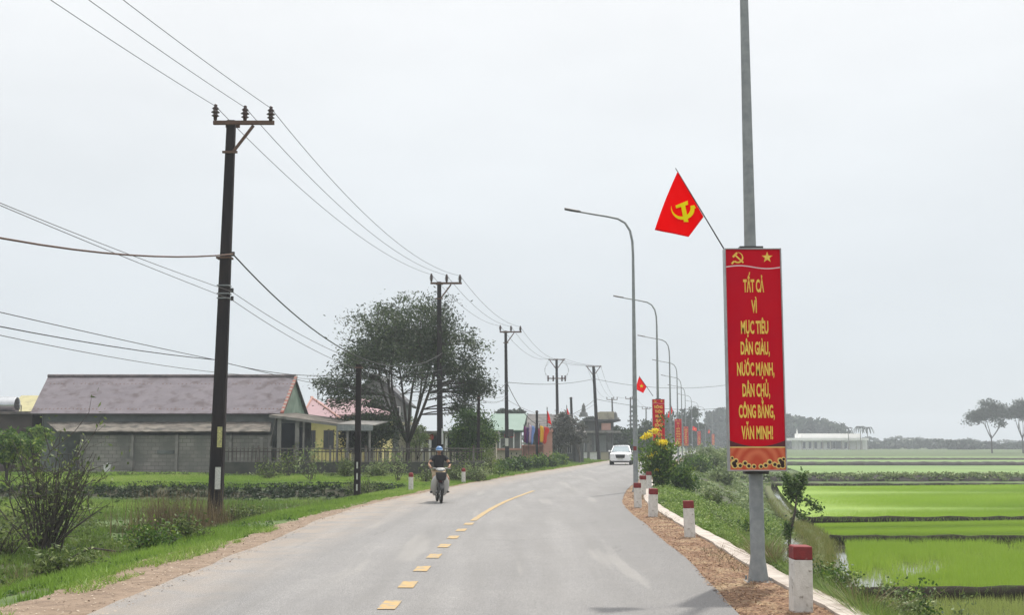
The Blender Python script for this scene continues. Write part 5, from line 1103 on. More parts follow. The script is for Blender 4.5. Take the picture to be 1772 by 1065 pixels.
# ------------------------------------------------------------------ rice
def rice(label, y0, y1, off0, xmax, n, h, w_, seed, thr=None, z=RW, mt=None):
    rg = np.random.default_rng(seed); Y = rg.uniform(y0, y1, n); a = xc(Y) + re_(Y) + off0; X = a + (xmax(Y) - a)*rg.uniform(0, 1, n)
    if thr is not None:
        v = wob(X*.55, Y*.55) + .5*wob(X*2.1, Y*.7); k = v + .35*wob(X*4.5, Y*1.1) + rg.normal(size=n)*.32 > thr; X, Y = X[k], Y[k]
    return gstuff(blades('rice_plants', X, Y, np.full(len(X), z), h, w_, mt or RC, seed, lean=.22, tint=.5 + .12*wob(X*.4, Y*.4)), label)
xm = lambda y: .46*y + 1.5
PALE = leafmat('pale_rice', (.20, .26, .06), (.30, .36, .10), (.42, .46, .16), .35)
rice('sparse pale rice seedlings in the nearest flooded paddy', 9, 22.3, .4, xm, 60000, .17, .010, 61, -.3, mt=PALE)
rice('young rice in the flooded paddy with glints of water', 22.95, 34.3, .35, xm, 125000, .23, .014, 62, -.50)
rice('bright dense rice in the second paddy', 35.3, 42.9, .3, xm, 110000, .22, .024, 63)
rice('rice shoots of the wide bright paddy', 44.0, 77.6, .3, xm, 120000, .28, .04, 64, z=RW + .05)
# ------------------------------------------------------------------ single shrubs and saplings
def shrub(name, label, cat, base, n, h, spread, ls, per, mt, bark, seed, leafy=(.35, 1), cs=.12, lean=(0, 0), r=.014, group=None, bend=.25, aspect=.4, up=.0, sub=3):
    """many stems fanning from the foot, twigs, leaves along the upper part"""
    rg = np.random.default_rng(seed); t = thing(name, label, cat, base, 0, group); mb = MB(); C = []; T = []
    for i in range(n):
        a = rg.uniform(0, 6.28); s_ = spread*rg.uniform(.15, 1); hh = h*rg.uniform(.55, 1.0)*(1 - .35*(s_/spread)**2)
        e = np.array([math.cos(a)*s_ + lean[0], math.sin(a)*s_*.7 + lean[1], hh]); b0 = np.array([rg.normal()*spread*.07, rg.normal()*spread*.07, 0]); P = curve_pts(b0, e, 7, bend*.25, rg)
        P[:, 2] = np.maximum(P[:, 2], 0); mb.tube(P, list(np.linspace(r*rg.uniform(.7, 1.3), r*.25, 7)), 5, caps=False)
        for _ in range(sub):
            j = rg.integers(2, 6); e2 = P[j] + np.array([rg.normal(), rg.normal()*.7, abs(rg.normal()) + up])*h*.16; Q = curve_pts(P[j], e2, 4, .1, rg); mb.tube(Q, list(np.linspace(r*.45, r*.15, 4)), 4, caps=False)
            m = rg.poisson(per*.6); C.append(Q[-1] + rg.normal(size=(m, 3))*cs); T.append(np.full(m, rg.uniform(.1, .9)))
        m = rg.poisson(per); u = rg.uniform(*leafy, m)*6; j = np.clip(u.astype(int), 0, 5); fr = (u - j)[:, None]; C.append(P[j]*(1-fr) + P[j+1]*fr + rg.normal(size=(m, 3))*cs*.7); T.append(np.full(m, rg.uniform(.1, .9)))
    mb.build('stems', M[bark], t, smooth=True, fix=False); leafmesh('foliage', np.concatenate(C), ls, mt, t, seed, aspect, None, .25, np.concatenate(T)); return t
q = at(85, 770, 25.0)
shrub('twiggy_shrub', 'large twiggy half-bare shrub in the left foreground', 'shrub', (q.x, 25, tz(q.x, 25) - .1), 52, 2.75, 1.55, .12, 6, WEED, 'trunk', 71, leafy=(.55, 1), cs=.13, r=.022, sub=4)
q = at(10, 770, 23.5); shrub('twiggy_shrub', 'dark leafy shrub at the left picture edge below the twiggy one', 'shrub', (q.x, 23.5, tz(q.x, 23.5) - .1), 26, 1.2, 1.0, .10, 10, WEED, 'trunk', 72, cs=.16)
q = at(18, 770, 50); tpx('leafy_tree', 'leafy green tree at the left edge in front of the brown shed', 14, 50, 737, 822, 118, 0, K=80, per=55, ls=.2, lm=VIV, stems=5, r0=.08, seed=73, shell=.3, hollow=False, cs=.3)
tpx('creeper', 'light green creeper hanging over the left end of the block wall', 62, 57.5, 738, 775, 64, .1, cat='creeper', K=30, per=40, ls=.2, lm=VIV, stems=4, r0=.04, seed=74, shell=.3, hollow=False)
for i, (px, Y, yt, h_, lb) in enumerate(((465, 52.5, 790, 1.1, 'thin twiggy bush on the terrace left of the short post'), (540, 51.5, 772, 1.8, 'tall loose bush before the carport'), (500, 54.5, 765, 1.9, 'loose bush in front of the dark shed doorway'), (690, 52, 780, 1.6, 'loose bush before the railing left of the motorcyclist'), (735, 53, 800, 1.0, 'small bush beside the round bollard'))):
    q = at(px, 770, Y); shrub('loose_bush', lb, 'bush', (q.x, Y, tz(q.x, Y) - .05), 15, h_*.9, .8, .14, 7, SAGE if i % 2 else WEED, 'trunk', 80 + i, cs=.12, r=.011, group='loose bushes before the railing')
for i, (px, Y, h_, wd, lb) in enumerate(((628, 46.2, .8, 1.3, 'leafy weed clump right of the short post'), (265, 20.5, .45, .8, 'low olive bush on the verge near the road'), (320, 22.5, .5, .8, 'low leafy bush on the verge in front of the dead stalks'), (120, 17.5, .35, .9, 'low brown-green bush near the bottom left'), (430, 30.5, .45, .8, 'low bush beside the nearest utility pole'))):
    q = at(px, 770, Y); shrub('low_bush', lb, 'bush', (q.x, Y, tz(q.x, Y) - .05), 20, h_*1.1, wd*.8, .085, 24, WEED if i != 1 else VIV, 'trunk', 90 + i, leafy=(.2, 1), cs=.12, group='low bushes on the left verge')
for i, (px, Y, h_, lb) in enumerate(((872, 78, 1.1, 'leafy shrub under the meter box pole'), (900, 80, 1.0, 'leafy shrub before the pink wall'), (925, 83, 1.3, 'bright leafy shrub right of the short dark post'), (945, 88, 1.2, 'leafy shrub at the foot of the pink pillar'), (967, 96, 1.3, 'dark leafy shrub beside the white wall'), (887, 74, .7, 'broad-leaved plant on the verge before the balustrade'))):
    q = at(px, 770, Y); shrub('verge_shrub', lb, 'shrub', (q.x, Y, -.15), 22, h_*.75, h_*.8, .2, 30, BUSH if i % 2 else VIV, 'trunk', 100 + i, leafy=(.15, 1), cs=.2, group='leafy shrubs before the garden walls', aspect=.55)
# fallen branch and stones in the scrub
q = at(120, 770, 22.6); z0 = tz(q.x, 22.6); t = thing('fallen_branch', 'bare curved branch lying across the scrub in the left foreground', 'branch', (q.x, 22.6, z0)); mb = MB(); mb.tube([(0, 0, .25), (.5, 0, .5), (1.0, .1, .42), (1.5, .2, .12), (1.8, .25, .02)], [.022, .02, .016, .012, .006], 6); mb.tube([(1.0, .1, .42), (1.4, -.1, .5), (1.7, -.1, .44)], [.012, .008, .004], 5); mb.build('wood', M['trunk'], t, smooth=True)
for i, (px, py, lb) in enumerate(((268, 899, 'pale stone lying in the scrub left of the pole'), (237, 940, 'pale rock on the verge by the low olive bush'))):
    q = gnd(px, py, -.35); mb = MB(); r_ = random.Random(i); mb.lathe([(.02, -.1), (.11, -.05), (.14, .03), (.08, .1), (.01, .12)], (0, 0, 0), 9); mb.v = [(x*r_.uniform(.8, 1.3), y*r_.uniform(.8, 1.1), z*r_.uniform(.8, 1.2)) for x, y, z in mb.v]; o = mb.build('stone', M['stone'] if 'stone' in M else M.setdefault('stone', mat('stone', (.5, .4, .3), (.35, .28, .2), 8, .9)), smooth=True); o.location = (q.x, q.y, tz(q.x, q.y) + .08); tag(o, lb, 'stone')
# yellow flowering shrub on the kerb side
YF = leafmat('yellow_petals', (.75, .55, .01), (.88, .72, .02), (.92, .85, .12), .35)
q = at(1143, 770, 46.5); z0 = -.1
fs = shrub('flowering_shrub', 'bushy shrub with bright yellow flowers on top beside the second street lamp', 'shrub', (q.x, 46.5, z0), 30, 2.3, .55, .15, 52, VIV, 'trunk', 120, leafy=(.12, 1), cs=.16, lean=(-.05, 0), aspect=.5)
fz = []
rg = np.random.default_rng(4)
for (px, py, n, s_) in ((1121, 754, 170, .085), (1133, 746, 110, .07), (1113, 758, 70, .06), (1146, 767, 200, .10), (1128, 788, 40, .12), (1152, 778, 24, .06), (1137, 814, 14, .05)):
    c = at(px, py, 46.1); fz.append(np.array(c - fs.location) + rg.normal(size=(n, 3))*s_*np.array([1, 1, .6]))
leafmesh('flowers', np.concatenate(fz), .085, YF, fs, 5, .8)
q = at(1178, 770, 47.5); shrub('kerb_shrub', 'dense green shrub overhanging the kerb right of the yellow flowers', 'shrub', (q.x, 47.5, -.3), 24, 1.1, .6, .14, 40, VIV, 'trunk', 121, leafy=(.1, 1), cs=.16, aspect=.5)
for i, (px, Y, h_, w_, mt_, lb) in enumerate(((1208, 84, 1.4, .8, VIV, 'small bright shrub below the fifth slogan board'), (1232, 92, 2.0, 1.5, SAGE, 'pale shrub behind the left edge of the large board'), (1248, 74, 1.0, 1.0, SAGE, 'low grey-green shrub beside the large slogan board'), (1222, 110, 2.3, 1.4, SAGE, 'pale bushy shrub in the haze below the sixth board'), (1256, 100, 2.5, 1.6, SAGE, 'tall pale shrub hidden partly by the large board'), (1195, 100, 1.2, .8, WEED, 'low shrub right of the fourth slogan board'))):
    q = at(px, 770, Y); x = max(q.x, float(xc(Y) + kb(Y)) + .6); shrub('slope_shrub', lb, 'shrub', (x, Y, tz(x, Y) - .1), 26, h_*.9, w_, .22, 30, mt_, 'trunk', 130 + i, leafy=(.1, 1), cs=.22, group='shrubs along the far kerb', aspect=.5)
# sapling by the canal
q = gnd(1366, 958, -1.1); t0 = (q.x, q.y, tz(q.x, q.y) - .05)
sp_ = thing('sapling', 'slender sapling with upright leafy branches beside the canal behind the bollard', 'sapling', t0); mb = MB(); rg = np.random.default_rng(6); C = []
s_ = 2014/q.y
B = lambda px, py: np.array(at(px, py, q.y) - Vector(t0))
for P, r, m in (([B(1366, 965), B(1368, 930), B(1374, 885), B(1378, 862)], .05, 0), ([B(1376, 872), B(1366, 850), B(1360, 826)], .022, 170), ([B(1377, 866), B(1384, 846), B(1392, 822)], .022, 170), ([B(1377, 862), B(1374, 846), B(1374, 830)], .018, 110), ([B(1376, 868), B(1396, 866), B(1412, 880), B(1424, 884)], .014, 90), ([B(1372, 895), B(1366, 905), B(1357, 912)], .012, 10), ([B(1374, 885), B(1388, 893), B(1400, 893)], .01, 40), ([B(1369, 925), B(1362, 910), B(1361, 935)], .012, 90)):
    P = np.array(P); P[:, 1] += rg.normal(size=len(P))*.05; mb.tube(P, list(np.linspace(r, r*.4, len(P))), 6)
    if m:
        u = rg.uniform(.15, 1, m)*(len(P)-1); j = np.clip(u.astype(int), 0, len(P)-2); fr = (u-j)[:, None]; m = len(j); C.append(P[j]*(1-fr) + P[j+1]*fr + rg.normal(size=(m, 3))*.075); C.append(P[j]*(1-fr) + P[j+1]*fr + rg.normal(size=(m, 3))*.06)
mb.build('trunk', M['trunk'], sp_, smooth=True); leafmesh('foliage', np.concatenate(C), .11, leafmat('sapling_leaves', (.03, .065, .014), (.07, .13, .03), (.2, .28, .08), .3), sp_, 7, .5)
# bottom right plants beside the kerb
for i, (px, py, h_, w_, mt_, lb) in enumerate(((1455, 1050, .5, .5, VIV, 'leafy green bush just below the kerb behind the nearest bollard'), (1530, 1068, .5, .7, SAGE, 'spreading weed bush at the bottom right'), (1585, 1058, .75, .45, VIV, 'upright bush with bare twigs in front of the paddies'), (1420, 1015, .45, .35, BUSH, 'small dark bush between the nearest bollard and the canal bank'), (1300, 905, .4, .6, VIV, 'low bright bush on the slope left of the board post'), (1235, 880, .5, .8, WEED, 'weed bush on the slope beside the second bollard'), (1660, 1075, .55, .5, SAGE, 'loose twig bush at the bottom right corner'))):
    q = gnd(px, py, -.9 if px > 1400 else -.55); shrub('slope_bush', lb, 'bush', (q.x, q.y, tz(q.x, q.y) - .03), 16, h_*1.5, w_, .062 if q.y < 25 else .09, 18, mt_, 'trunk', 140 + i, leafy=(.2, 1), cs=.06, r=.006, group='bushes on the slope below the kerb', aspect=.6)

# ------------------------------------------------------------------ litter, pebbles and stray tufts on the shoulders
BR = leafmat('fallen_leaves', (.10, .05, .026), (.25, .14, .075), (.42, .28, .16), .0, .8)
rg = np.random.default_rng(77); n = 15000; Y = rg.uniform(8, 60, n)**1.0; Y = 8 + (Y-8)*rg.uniform(.1, 1, n); u = rg.uniform(-.03, 1, n); X = xc(Y) + eR(Y) + (kb(Y) - eR(Y))*u + .03*wob(X=Y, Y=Y*3)
o = leafmesh('leaf_litter', np.stack([X, Y, np.full(n, -.018) + rg.uniform(0, .012, n)], -1), .06, BR, None, 77, .22, None, 0, None, 0, True); tag(o, 'brown needle and leaf litter on the shoulder beside the kerb', 'litter', None, 'stuff')
n = 1500; Y = rg.uniform(9, 40, n); X = xc(Y) + kb(Y) + rg.uniform(-.35, .05, n); k = wob(X*2, Y*1.2) > .25; X, Y = X[k], Y[k]; gstuff(blades('shoulder_tufts', X, Y, np.full(len(X), -.03), .12, .012, DRY, 78, lean=.9), 'small dry tufts at the kerb')
n = 5000; Y = rg.uniform(9, 50, n); X = xc(Y) - eL(Y) - rg.uniform(-.25, 1.0, n)*np.interp(Y, [9, 22, 50], [1.1, .75, .4]); GRV = leafmat('gravel_bits', (.20, .15, .11), (.34, .27, .20), (.5, .42, .34), 0, .9)
o = leafmesh('gravel', np.stack([X, Y, np.full(n, -.008)], -1), .03, GRV, None, 79, .8, None, 0, None, 0, True); tag(o, 'loose gravel along the pale dirt edge of the road', 'gravel', None, 'stuff')
n = 20000; Y = rg.uniform(9, 50, n); X = xc(Y) - eL(Y) - rg.uniform(.55, 1.15, n)*np.interp(Y, [9, 14, 22, 34, 60], [1.25, 1.1, .75, .55, .35]); k = wob(X*2.2, Y*1.4) > .2; X, Y = X[k], Y[k]; gstuff(blades('creeping_grass', X, Y, np.full(len(X), -.03), .09, .014, GB, 80, lean=.8), 'grass creeping over the dirt edge')

for i, (px, Y, h_, w_, mt_, lb) in enumerate(((795, 55.6, 1.5, .8, WEED, 'leafy bush hiding the railing end right of the motorcyclist'), (826, 55, 1.3, .9, SAGE, 'pale bush below the round green tree'), (856, 66, 1.1, 1.0, VIV, 'bright bush left of the meter box pole'), (600, 54.5, 1.5, .8, WEED, 'bush before the railing left of the short post'), (655, 54.5, 1.1, .9, SAGE, 'bush before the railing right of the short post'))):
    q = at(px, 770, Y); shrub('fence_bush', lb, 'bush', (q.x, Y, tz(q.x, Y) - .05), 18, h_*.7, w_, .14, 16, mt_, 'trunk', 160 + i, leafy=(.1, 1), cs=.14, group='bushes along the railing')

# odds and ends by the barn
q = at(187, 770, 59.4); t = thing('plastic_tub', 'small white plastic tub standing at the foot of the block wall', 'tub', (q.x, 59.4, tz(q.x, 59.4) + .0)); MB().lathe([(.14, 0), (.17, .3), (.19, .36), (.19, .42)], n=14).build('tub', M['white'], t, smooth='auto'); MB().lathe([(.03, .42), (.03, .5)], n=8).build('spout', M['white'], t)
q = at(448, 770, 58.6); t = thing('leaning_planks', 'three grey planks leaning against the block wall near the carport', 'planks', (q.x, 59.7, tz(q.x, 59.7)))
for k, (x, h_) in enumerate(((-.5, 1.5), (-.1, 1.8), (.35, 1.35))): MB().box((x, -.15, h_/2), (.18, .03, h_), rx=.18, ry=.05*k).build('plank', M['pier'], t)
# ------------------------------------------------------------------ motorcycle, rider and car
def skinned(nodes, edges, sub=2, root=0):
    me = D.meshes.new('sk'); me.from_pydata([n[:3] for n in nodes], edges, []); o = D.objects.new('sk', me); COL.objects.link(o)
    md = o.modifiers.new('k', 'SKIN'); sk = me.skin_vertices[0].data if len(me.skin_vertices) else None
    if sk is None:
        bpy.context.view_layer.objects.active = o; bpy.ops.mesh.customdata_skin_add(); sk = me.skin_vertices[0].data
    for i, n in enumerate(nodes):
        r = n[3]; sk[i].radius = (r, n[4] if len(n) > 4 else r); sk[i].use_root = (i == root)
    m2 = o.modifiers.new('s', 'SUBSURF'); m2.levels = sub; m2.render_levels = sub
    ev = o.evaluated_get(bpy.context.evaluated_depsgraph_get()); m = ev.to_mesh(); V = [tuple(v.co) for v in m.vertices]; Fc = [tuple(p.vertices) for p in m.polygons]
    D.objects.remove(o); return V, Fc
M['skin'] = mat('skin', (.36, .20, .13), (.30, .16, .10), 9, .55)
M['shirt'] = mat('black_shirt', (.012, .013, .017), (.022, .023, .028), 12, .85, bump=.3, bscale=12)
M['shorts'] = mat('khaki_shorts', (.36, .28, .17), (.28, .21, .13), 9, .85, bump=.3, bscale=14)
M['trouser'] = mat('dark_trouser', (.045, .025, .022), (.03, .02, .02), 9, .85)
M['helmet'] = mat('blue_helmet', (.055, .18, .40), (.05, .16, .36), 3, .35, coat=.6); M['helmet_w'] = mat('pale_helmet', (.35, .5, .68), (.3, .45, .6), 3, .25)
M['shield'] = mat('silver_shield', (.42, .415, .40), (.36, .355, .34), 4, .38, .2); M['eng'] = mat('engine', (.08, .08, .085), (.14, .14, .14), 12, .5, .6)
M['chrome'] = mat('chrome', (.6, .6, .6), (.5, .5, .5), 5, .15, 1); M['lens'] = mat('lamp_lens', (.6, .62, .62), (.5, .52, .52), 6, .12, spec=.8)
M['mudg'] = mat('dark_red_plastic', (.10, .012, .014), (.07, .01, .012), 5, .35)
Q = at(760.5, 770, 34.9); ROT = R(9)
bike = thing('motorcycle', 'silver and black step-through motorcycle with a front basket on the left lane', 'motorcycle', (Q.x, Q.y, -.012), ROT)
for nm_, y in (('front_wheel', -.62), ('rear_wheel', .60)):
    R_, r_t = .285, .038; mb = MB(); nn = 28; rows = []
    for k in range(nn+1):
        a = 2*math.pi*k/nn; rows.append([((r_t*1.0)*math.cos(b_)*1.05, y + (R_ - r_t + r_t*math.sin(b_))*math.cos(a), .285 + (R_ - r_t + r_t*math.sin(b_))*math.sin(a)) for b_ in [2*math.pi*j/10 for j in range(11)]])
    mb.grid(rows); wh = mb.build('tyre' if False else 'wheel', M['rubber'], bike, smooth=True, fix=False)
    mb = MB(); rows = []
    for k in range(nn+1):
        a = 2*math.pi*k/nn; rows.append([(x, y + r*math.cos(a), .285 + r*math.sin(a)) for x, r in ((-.025, .222), (-.02, .205), (.02, .205), (.025, .222))])
    mb.grid(rows); mb.lathe([(.01, -.06), (.04, -.055), (.045, 0), (.04, .055), (.01, .06)], (0, y, .285), 12, axis='x')
    for k in range(16):
        a = 2*math.pi*k/16; mb.tube([((-1)**k*.03, y, .285), (0, y + .21*math.cos(a), .285 + .21*math.sin(a))], .0035, 4)
    mb.build('rim', M['chrome'], wh, fix=False)
mb = MB()
for s_ in (-1, 1): mb.tube([(s_*.075, -.62, .285), (s_*.075, -.56, .52), (s_*.06, -.44, .82)], [.022, .02, .024], 8)
mb.build('fork', M['eng'], bike, smooth=True)
mb = MB(); rows = []
for k in range(13):
    a = R(20 + k*12); rows.append([(x, -.62 + .33*math.cos(math.pi - a) * 1.0, .285 + .33*math.sin(a) - abs(x)*.35) for x in (-.06, -.035, 0, .035, .06)])
mb.grid(rows); o = mb.build('front_mudguard', M['black'], bike, smooth=True, fix=False); md = o.modifiers.new('s', 'SOLIDIFY'); md.thickness = .006
# leg shield: two curved wings
for s_ in (-1, 1):
    mb = MB(); rows = []
    for z, xi, xo, y in ((.86, .05, .10, -.40), (.80, .06, .19, -.38), (.66, .085, .265, -.33), (.5, .095, .275, -.28), (.38, .10, .25, -.22), (.28, .10, .20, -.12), (.22, .10, .15, -.02)):
        rows.append([(s_*(xi + (xo-xi)*u), y + .10*(u**2) - .05*(1-u), z - .03*u) for u in (0, .25, .5, .75, 1)])
    mb.grid(rows); o = mb.build('leg_shield', M['shield'], bike, smooth=True, fix=False); md = o.modifiers.new('s', 'SOLIDIFY'); md.thickness = .012
mb = MB(); mb.loft([[(x*w_, y, z + zz*h_) for x, zz in ((-1, -.2), (-.9, .5), (-.4, .8), (.4, .8), (.9, .5), (1, -.2), (.5, -1), (-.5, -1))] for y, w_, h_, z in ((-.50, .075, .04, .975), (-.47, .12, .05, .975), (-.38, .145, .055, .99), (-.28, .12, .045, .995))])
o = mb.build('headlamp_cowl', M['shield'], bike, smooth='auto'); mb = MB(); mb.loft([[(.085*w_*math.cos(a), y, .968 + .038*w_*math.sin(a)) for a in [2*math.pi*k/14 for k in range(14)]] for y, w_ in ((-.485, 1), (-.512, .9), (-.522, .5))]); mb.build('headlamp', M['lens'], o, smooth=True)
mb = MB(); mb.tube([(-.30, -.22, 1.005), (-.2, -.27, 1.02), (-.08, -.34, 1.0), (.08, -.34, 1.0), (.2, -.27, 1.02), (.30, -.22, 1.005)], .012, 8); hb = mb.build('handlebar', M['chrome'], bike, smooth=True)
for s_ in (-1, 1):
    MB().tube([(s_*.21, -.266, 1.018), (s_*.325, -.205, 1.0)], .017, 8).build('grip', M['rubber'], hb, smooth=True)
    MB().tube([(s_*.2, -.30, 1.01), (s_*.31, -.27, .995)], .006, 5).build('lever', M['chrome'], hb)
    mb = MB(); mb.tube([(s_*.17, -.29, 1.02), (s_*.27, -.30, 1.13)], .005, 5)
    mb.loft([[(s_*.275 + .055*math.cos(a), y, 1.165 + .035*math.sin(a)) for a in [2*math.pi*k/10 for k in range(10)]] for y in (-.31, -.295)]); mb.build('mirror', M['black'], bike)
mb = MB(); secs = []
for z, w_ in ((.66, .10), (.68, .135), (.76, .155), (.88, .165), (.90, .16)):
    secs.append([(w_*math.copysign(abs(math.cos(a))**.7, math.cos(a)), -.60 + .11*w_/.16*math.copysign(abs(math.sin(a))**.7, math.sin(a)), z) for a in [2*math.pi*k/18 for k in range(18)]])
mb.loft(secs); mb.build('basket', M['black'], bike, smooth='auto')
mb = MB(); mb.loft([[(x*w_, y, z + zz*h_) for x, zz in ((-1, 0), (-.8, .8), (0, 1), (.8, .8), (1, 0), (.7, -1), (-.7, -1))] for y, w_, h_, z in ((-.02, .08, .04, .74), (.08, .12, .05, .76), (.35, .14, .05, .78), (.65, .13, .05, .80), (.8, .08, .04, .80))]); mb.build('seat', M['black'], bike, smooth='auto')
mb = MB(); mb.loft([[(x*w_, y, z + zz*h_) for x, zz in ((-1, 0), (-.8, .8), (0, 1), (.8, .8), (1, 0), (.7, -1), (-.7, -1))] for y, w_, h_, z in ((-.36, .06, .12, .66), (-.2, .07, .08, .5), (.0, .10, .12, .55), (.3, .13, .14, .6), (.65, .12, .10, .68), (.88, .06, .05, .72))]); mb.build('body_shell', M['mudg'], bike, smooth='auto')
mb = MB(); mb.box((0, -.05, .36), (.24, .34, .2)); mb.lathe([(.07, -.16), (.09, -.14), (.09, .14), (.07, .16)], (0, .05, .34), 14, axis='x'); mb.tube([(0, -.1, .4), (0, -.28, .44)], .06, 10); mb.build('engine', M['eng'], bike, bevel=.01)
mb = MB(); mb.tube([(-.1, -.25, .36), (-.13, -.05, .24), (-.15, .2, .27), (-.16, .75, .36)], [.018, .018, .035, .04], 8); mb.build('exhaust', M['chrome'], bike, smooth=True)
mb = MB(); mb.tube([(-.27, -.02, .285), (.27, -.02, .285)], .014, 6); mb.build('footpeg', M['rubber'], bike)
mb = MB(); mb.box((0, .93, .7), (.12, .03, .08)); mb.build('tail_light', M['red'], bike)
mb = MB(); rows = []
for k in range(10):
    a = R(25 + k*13); rows.append([(x, .60 - .33*math.cos(math.pi - a)*-1*-1, .285 + .34*math.sin(a) - abs(x)*.3) for x in (-.07, 0, .07)])
mb.grid(rows); o = mb.build('rear_mudguard', M['black'], bike, smooth=True, fix=False)
# rider (same frame as the bike; forward is -y)
rd = thing('person', 'motorcyclist in a black shirt and blue helmet riding towards the camera', 'person', (Q.x, Q.y, -.012), ROT)
sh = {-1: (-.185, .13, 1.33), 1: (.185, .13, 1.33)}; el_ = {-1: (-.315, -.02, 1.11), 1: (.325, .0, 1.12)}; wr = {-1: (-.275, -.185, 1.045), 1: (.275, -.185, 1.05)}
kn = {-1: (-.17, -.27, .70), 1: (.235, -.22, .72)}; an = {-1: (-.24, .0, .36), 1: (.25, .0, .37)}
nodes = [(0, .22, .86, .13), (0, .20, .98, .13, .10), (0, .17, 1.14, .14, .10), (0, .15, 1.30, .13, .09), (0, .12, 1.40, .055), (0, .09, 1.455, .05)]
edges = [(0, 1), (1, 2), (2, 3), (3, 4), (4, 5)]
for s_ in (-1, 1):
    b = len(nodes); nodes += [(*sh[s_], .06), (*el_[s_], .042), (*wr[s_], .027)]; edges += [(3, b), (b, b+1), (b+1, b+2)]
    b = len(nodes); nodes += [(s_*.10, .18, .84, .09), (*kn[s_], .062), (kn[s_][0]*.55 + an[s_][0]*.45, -.11, .55, .056), (*an[s_], .036)]; edges += [(0, b), (b, b+1), (b+1, b+2), (b+2, b+3)]
V, Fc = skinned(nodes, edges); mb = MB(); mb.add(V, Fc)
# head, ears, nose, face
hc = Vector((0, .055, 1.545)); secs = []
for u in range(11):
    a = math.pi*u/10; z = math.cos(a); r = math.sin(a); sec = []
    for k in range(18):
        t_ = 2*math.pi*k/18; w_ = .074*(1 - .20*max(0, -z)); d_ = .092*(1 - .08*max(0, -z)); sec.append((hc.x + w_*r*math.cos(t_), hc.y + d_*r*math.sin(t_), hc.z + .118*z))
    secs.append(sec)
secs[0] = [(p[0]*.2, hc.y, p[2]) for p in secs[0]]; mb.loft(secs)
mb.loft([[(x, hc.y - .088 - d_, hc.z + z) for x, z in ((-w_, 0), (0, .008), (w_, 0), (0, -.01))] for w_, d_, z in ((.010, 0, .03), (.012, .006, .0), (.017, .016, -.022), (.008, .0, -.034))] if False else [[(-w_, hc.y - .084, hc.z + z), (0, hc.y - .086 - d_, hc.z + z), (w_, hc.y - .084, hc.z + z), (0, hc.y - .07, hc.z + z)] for w_, d_, z in ((.007, .002, .012), (.010, .010, -.008), (.016, .018, -.026), (.006, .0, -.036))])
for s_ in (-1, 1): mb.lathe([(.004, -.026), (.014, -.016), (.018, 0), (.012, .016), (.003, .022)], (s_*.075, hc.y + .01, hc.z - .01), 8)
# hands: palm and five fingers closed round each grip
for s_ in (-1, 1):
    w0 = Vector(wr[s_]); pc = Vector((s_*.268, -.222, 1.038)); ax = Vector((s_*.88, .47, -.13)).normalized()
    V2, F2 = skinned([(*w0, .026), (*((w0+pc)/2), .028, .02), (*pc, .036, .018)], [(0, 1), (1, 2)], 2); mb.add(V2, F2)
    for k, ln in enumerate((.9, 1.0, .95, .8)):
        r0_ = pc + ax*(k - 1.3)*.021 + Vector((0, -.012, .004)); P = [r0_, r0_ + Vector((0, -.030*ln, .004)), r0_ + Vector((0, -.045*ln, -.022)), r0_ + Vector((0, -.022*ln, -.040))]
        V2, F2 = skinned([(*p, .0095 - .0008*j) for j, p in enumerate(P)], [(0, 1), (1, 2), (2, 3)], 1); mb.add(V2, F2)
    th = pc - ax*.032; P = [th + Vector((0, .01, 0)), th - ax*.022 + Vector((0, -.012, -.014)), th - ax*.016 + Vector((0, -.034, -.03))]
    V2, F2 = skinned([(*p, .011 - .001*j) for j, p in enumerate(P)], [(0, 1), (1, 2)], 1); mb.add(V2, F2)
mb.build('body', M['skin'], rd, smooth=True)
mb = MB()
for s_ in (-1, 1): mb.lathe([(.002, -.006), (.011, -.003), (.011, .003), (.002, .006)], (s_*.03, hc.y - .083, hc.z + .004), 8, axis='y')
mb.build('eyes', M['black'], rd); MB().box((0, hc.y - .082, hc.z - .058), (.042, .012, .009)).build('mouth', M['mudg'], rd)
V, Fc = skinned([(0, .215, .90, .155, .125), (0, .20, 1.0, .155, .12), (0, .17, 1.15, .165, .12), (0, .15, 1.30, .15, .105), (0, .128, 1.385, .075)] + [(*sh[-1], .078), (-.255, .05, 1.215, .066)] + [(*sh[1], .078), (.26, .06, 1.22, .066)], [(0, 1), (1, 2), (2, 3), (3, 4), (3, 5), (5, 6), (3, 7), (7, 8)]); mb = MB(); mb.add(V, Fc); mb.build('shirt', M['shirt'], rd, smooth=True)
V, Fc = skinned([(0, .23, .86, .15, .14)] + [(-.10, .17, .83, .105), (-.165, -.19, .735, .085)] + [(.10, .17, .83, .105), (.225, -.15, .745, .088)], [(0, 1), (1, 2), (0, 3), (3, 4)]); mb = MB(); mb.add(V, Fc); mb.build('shorts', M['shorts'], rd, smooth=True)
for s_ in (-1, 1):
    a = Vector(an[s_]); V, Fc = skinned([(a.x, a.y + .04, .325, .036), (a.x + s_*.01, -.06, .315, .042, .03), (a.x + s_*.02, -.17, .31, .034, .022)], [(0, 1), (1, 2)]); mb = MB(); mb.add(V, Fc); mb.build('shoe', M['black'], rd, smooth=True)
mb = MB(); secs = []
for u in range(9):
    a = math.pi*.53*u/8; z = math.cos(a); r = math.sin(a); secs.append([(.108*r*math.cos(t_), .062 + .128*r*math.sin(t_), 1.562 + .105*z - .004*max(0, math.sin(t_))*u) for t_ in [2*math.pi*k/24 for k in range(24)]])
secs[0] = [(p[0]*.2, .062, 1.667) for p in secs[0]]; mb.loft(secs); hm = mb.build('helmet', M['helmet'], rd, smooth='auto')
mb = MB(); rows = []
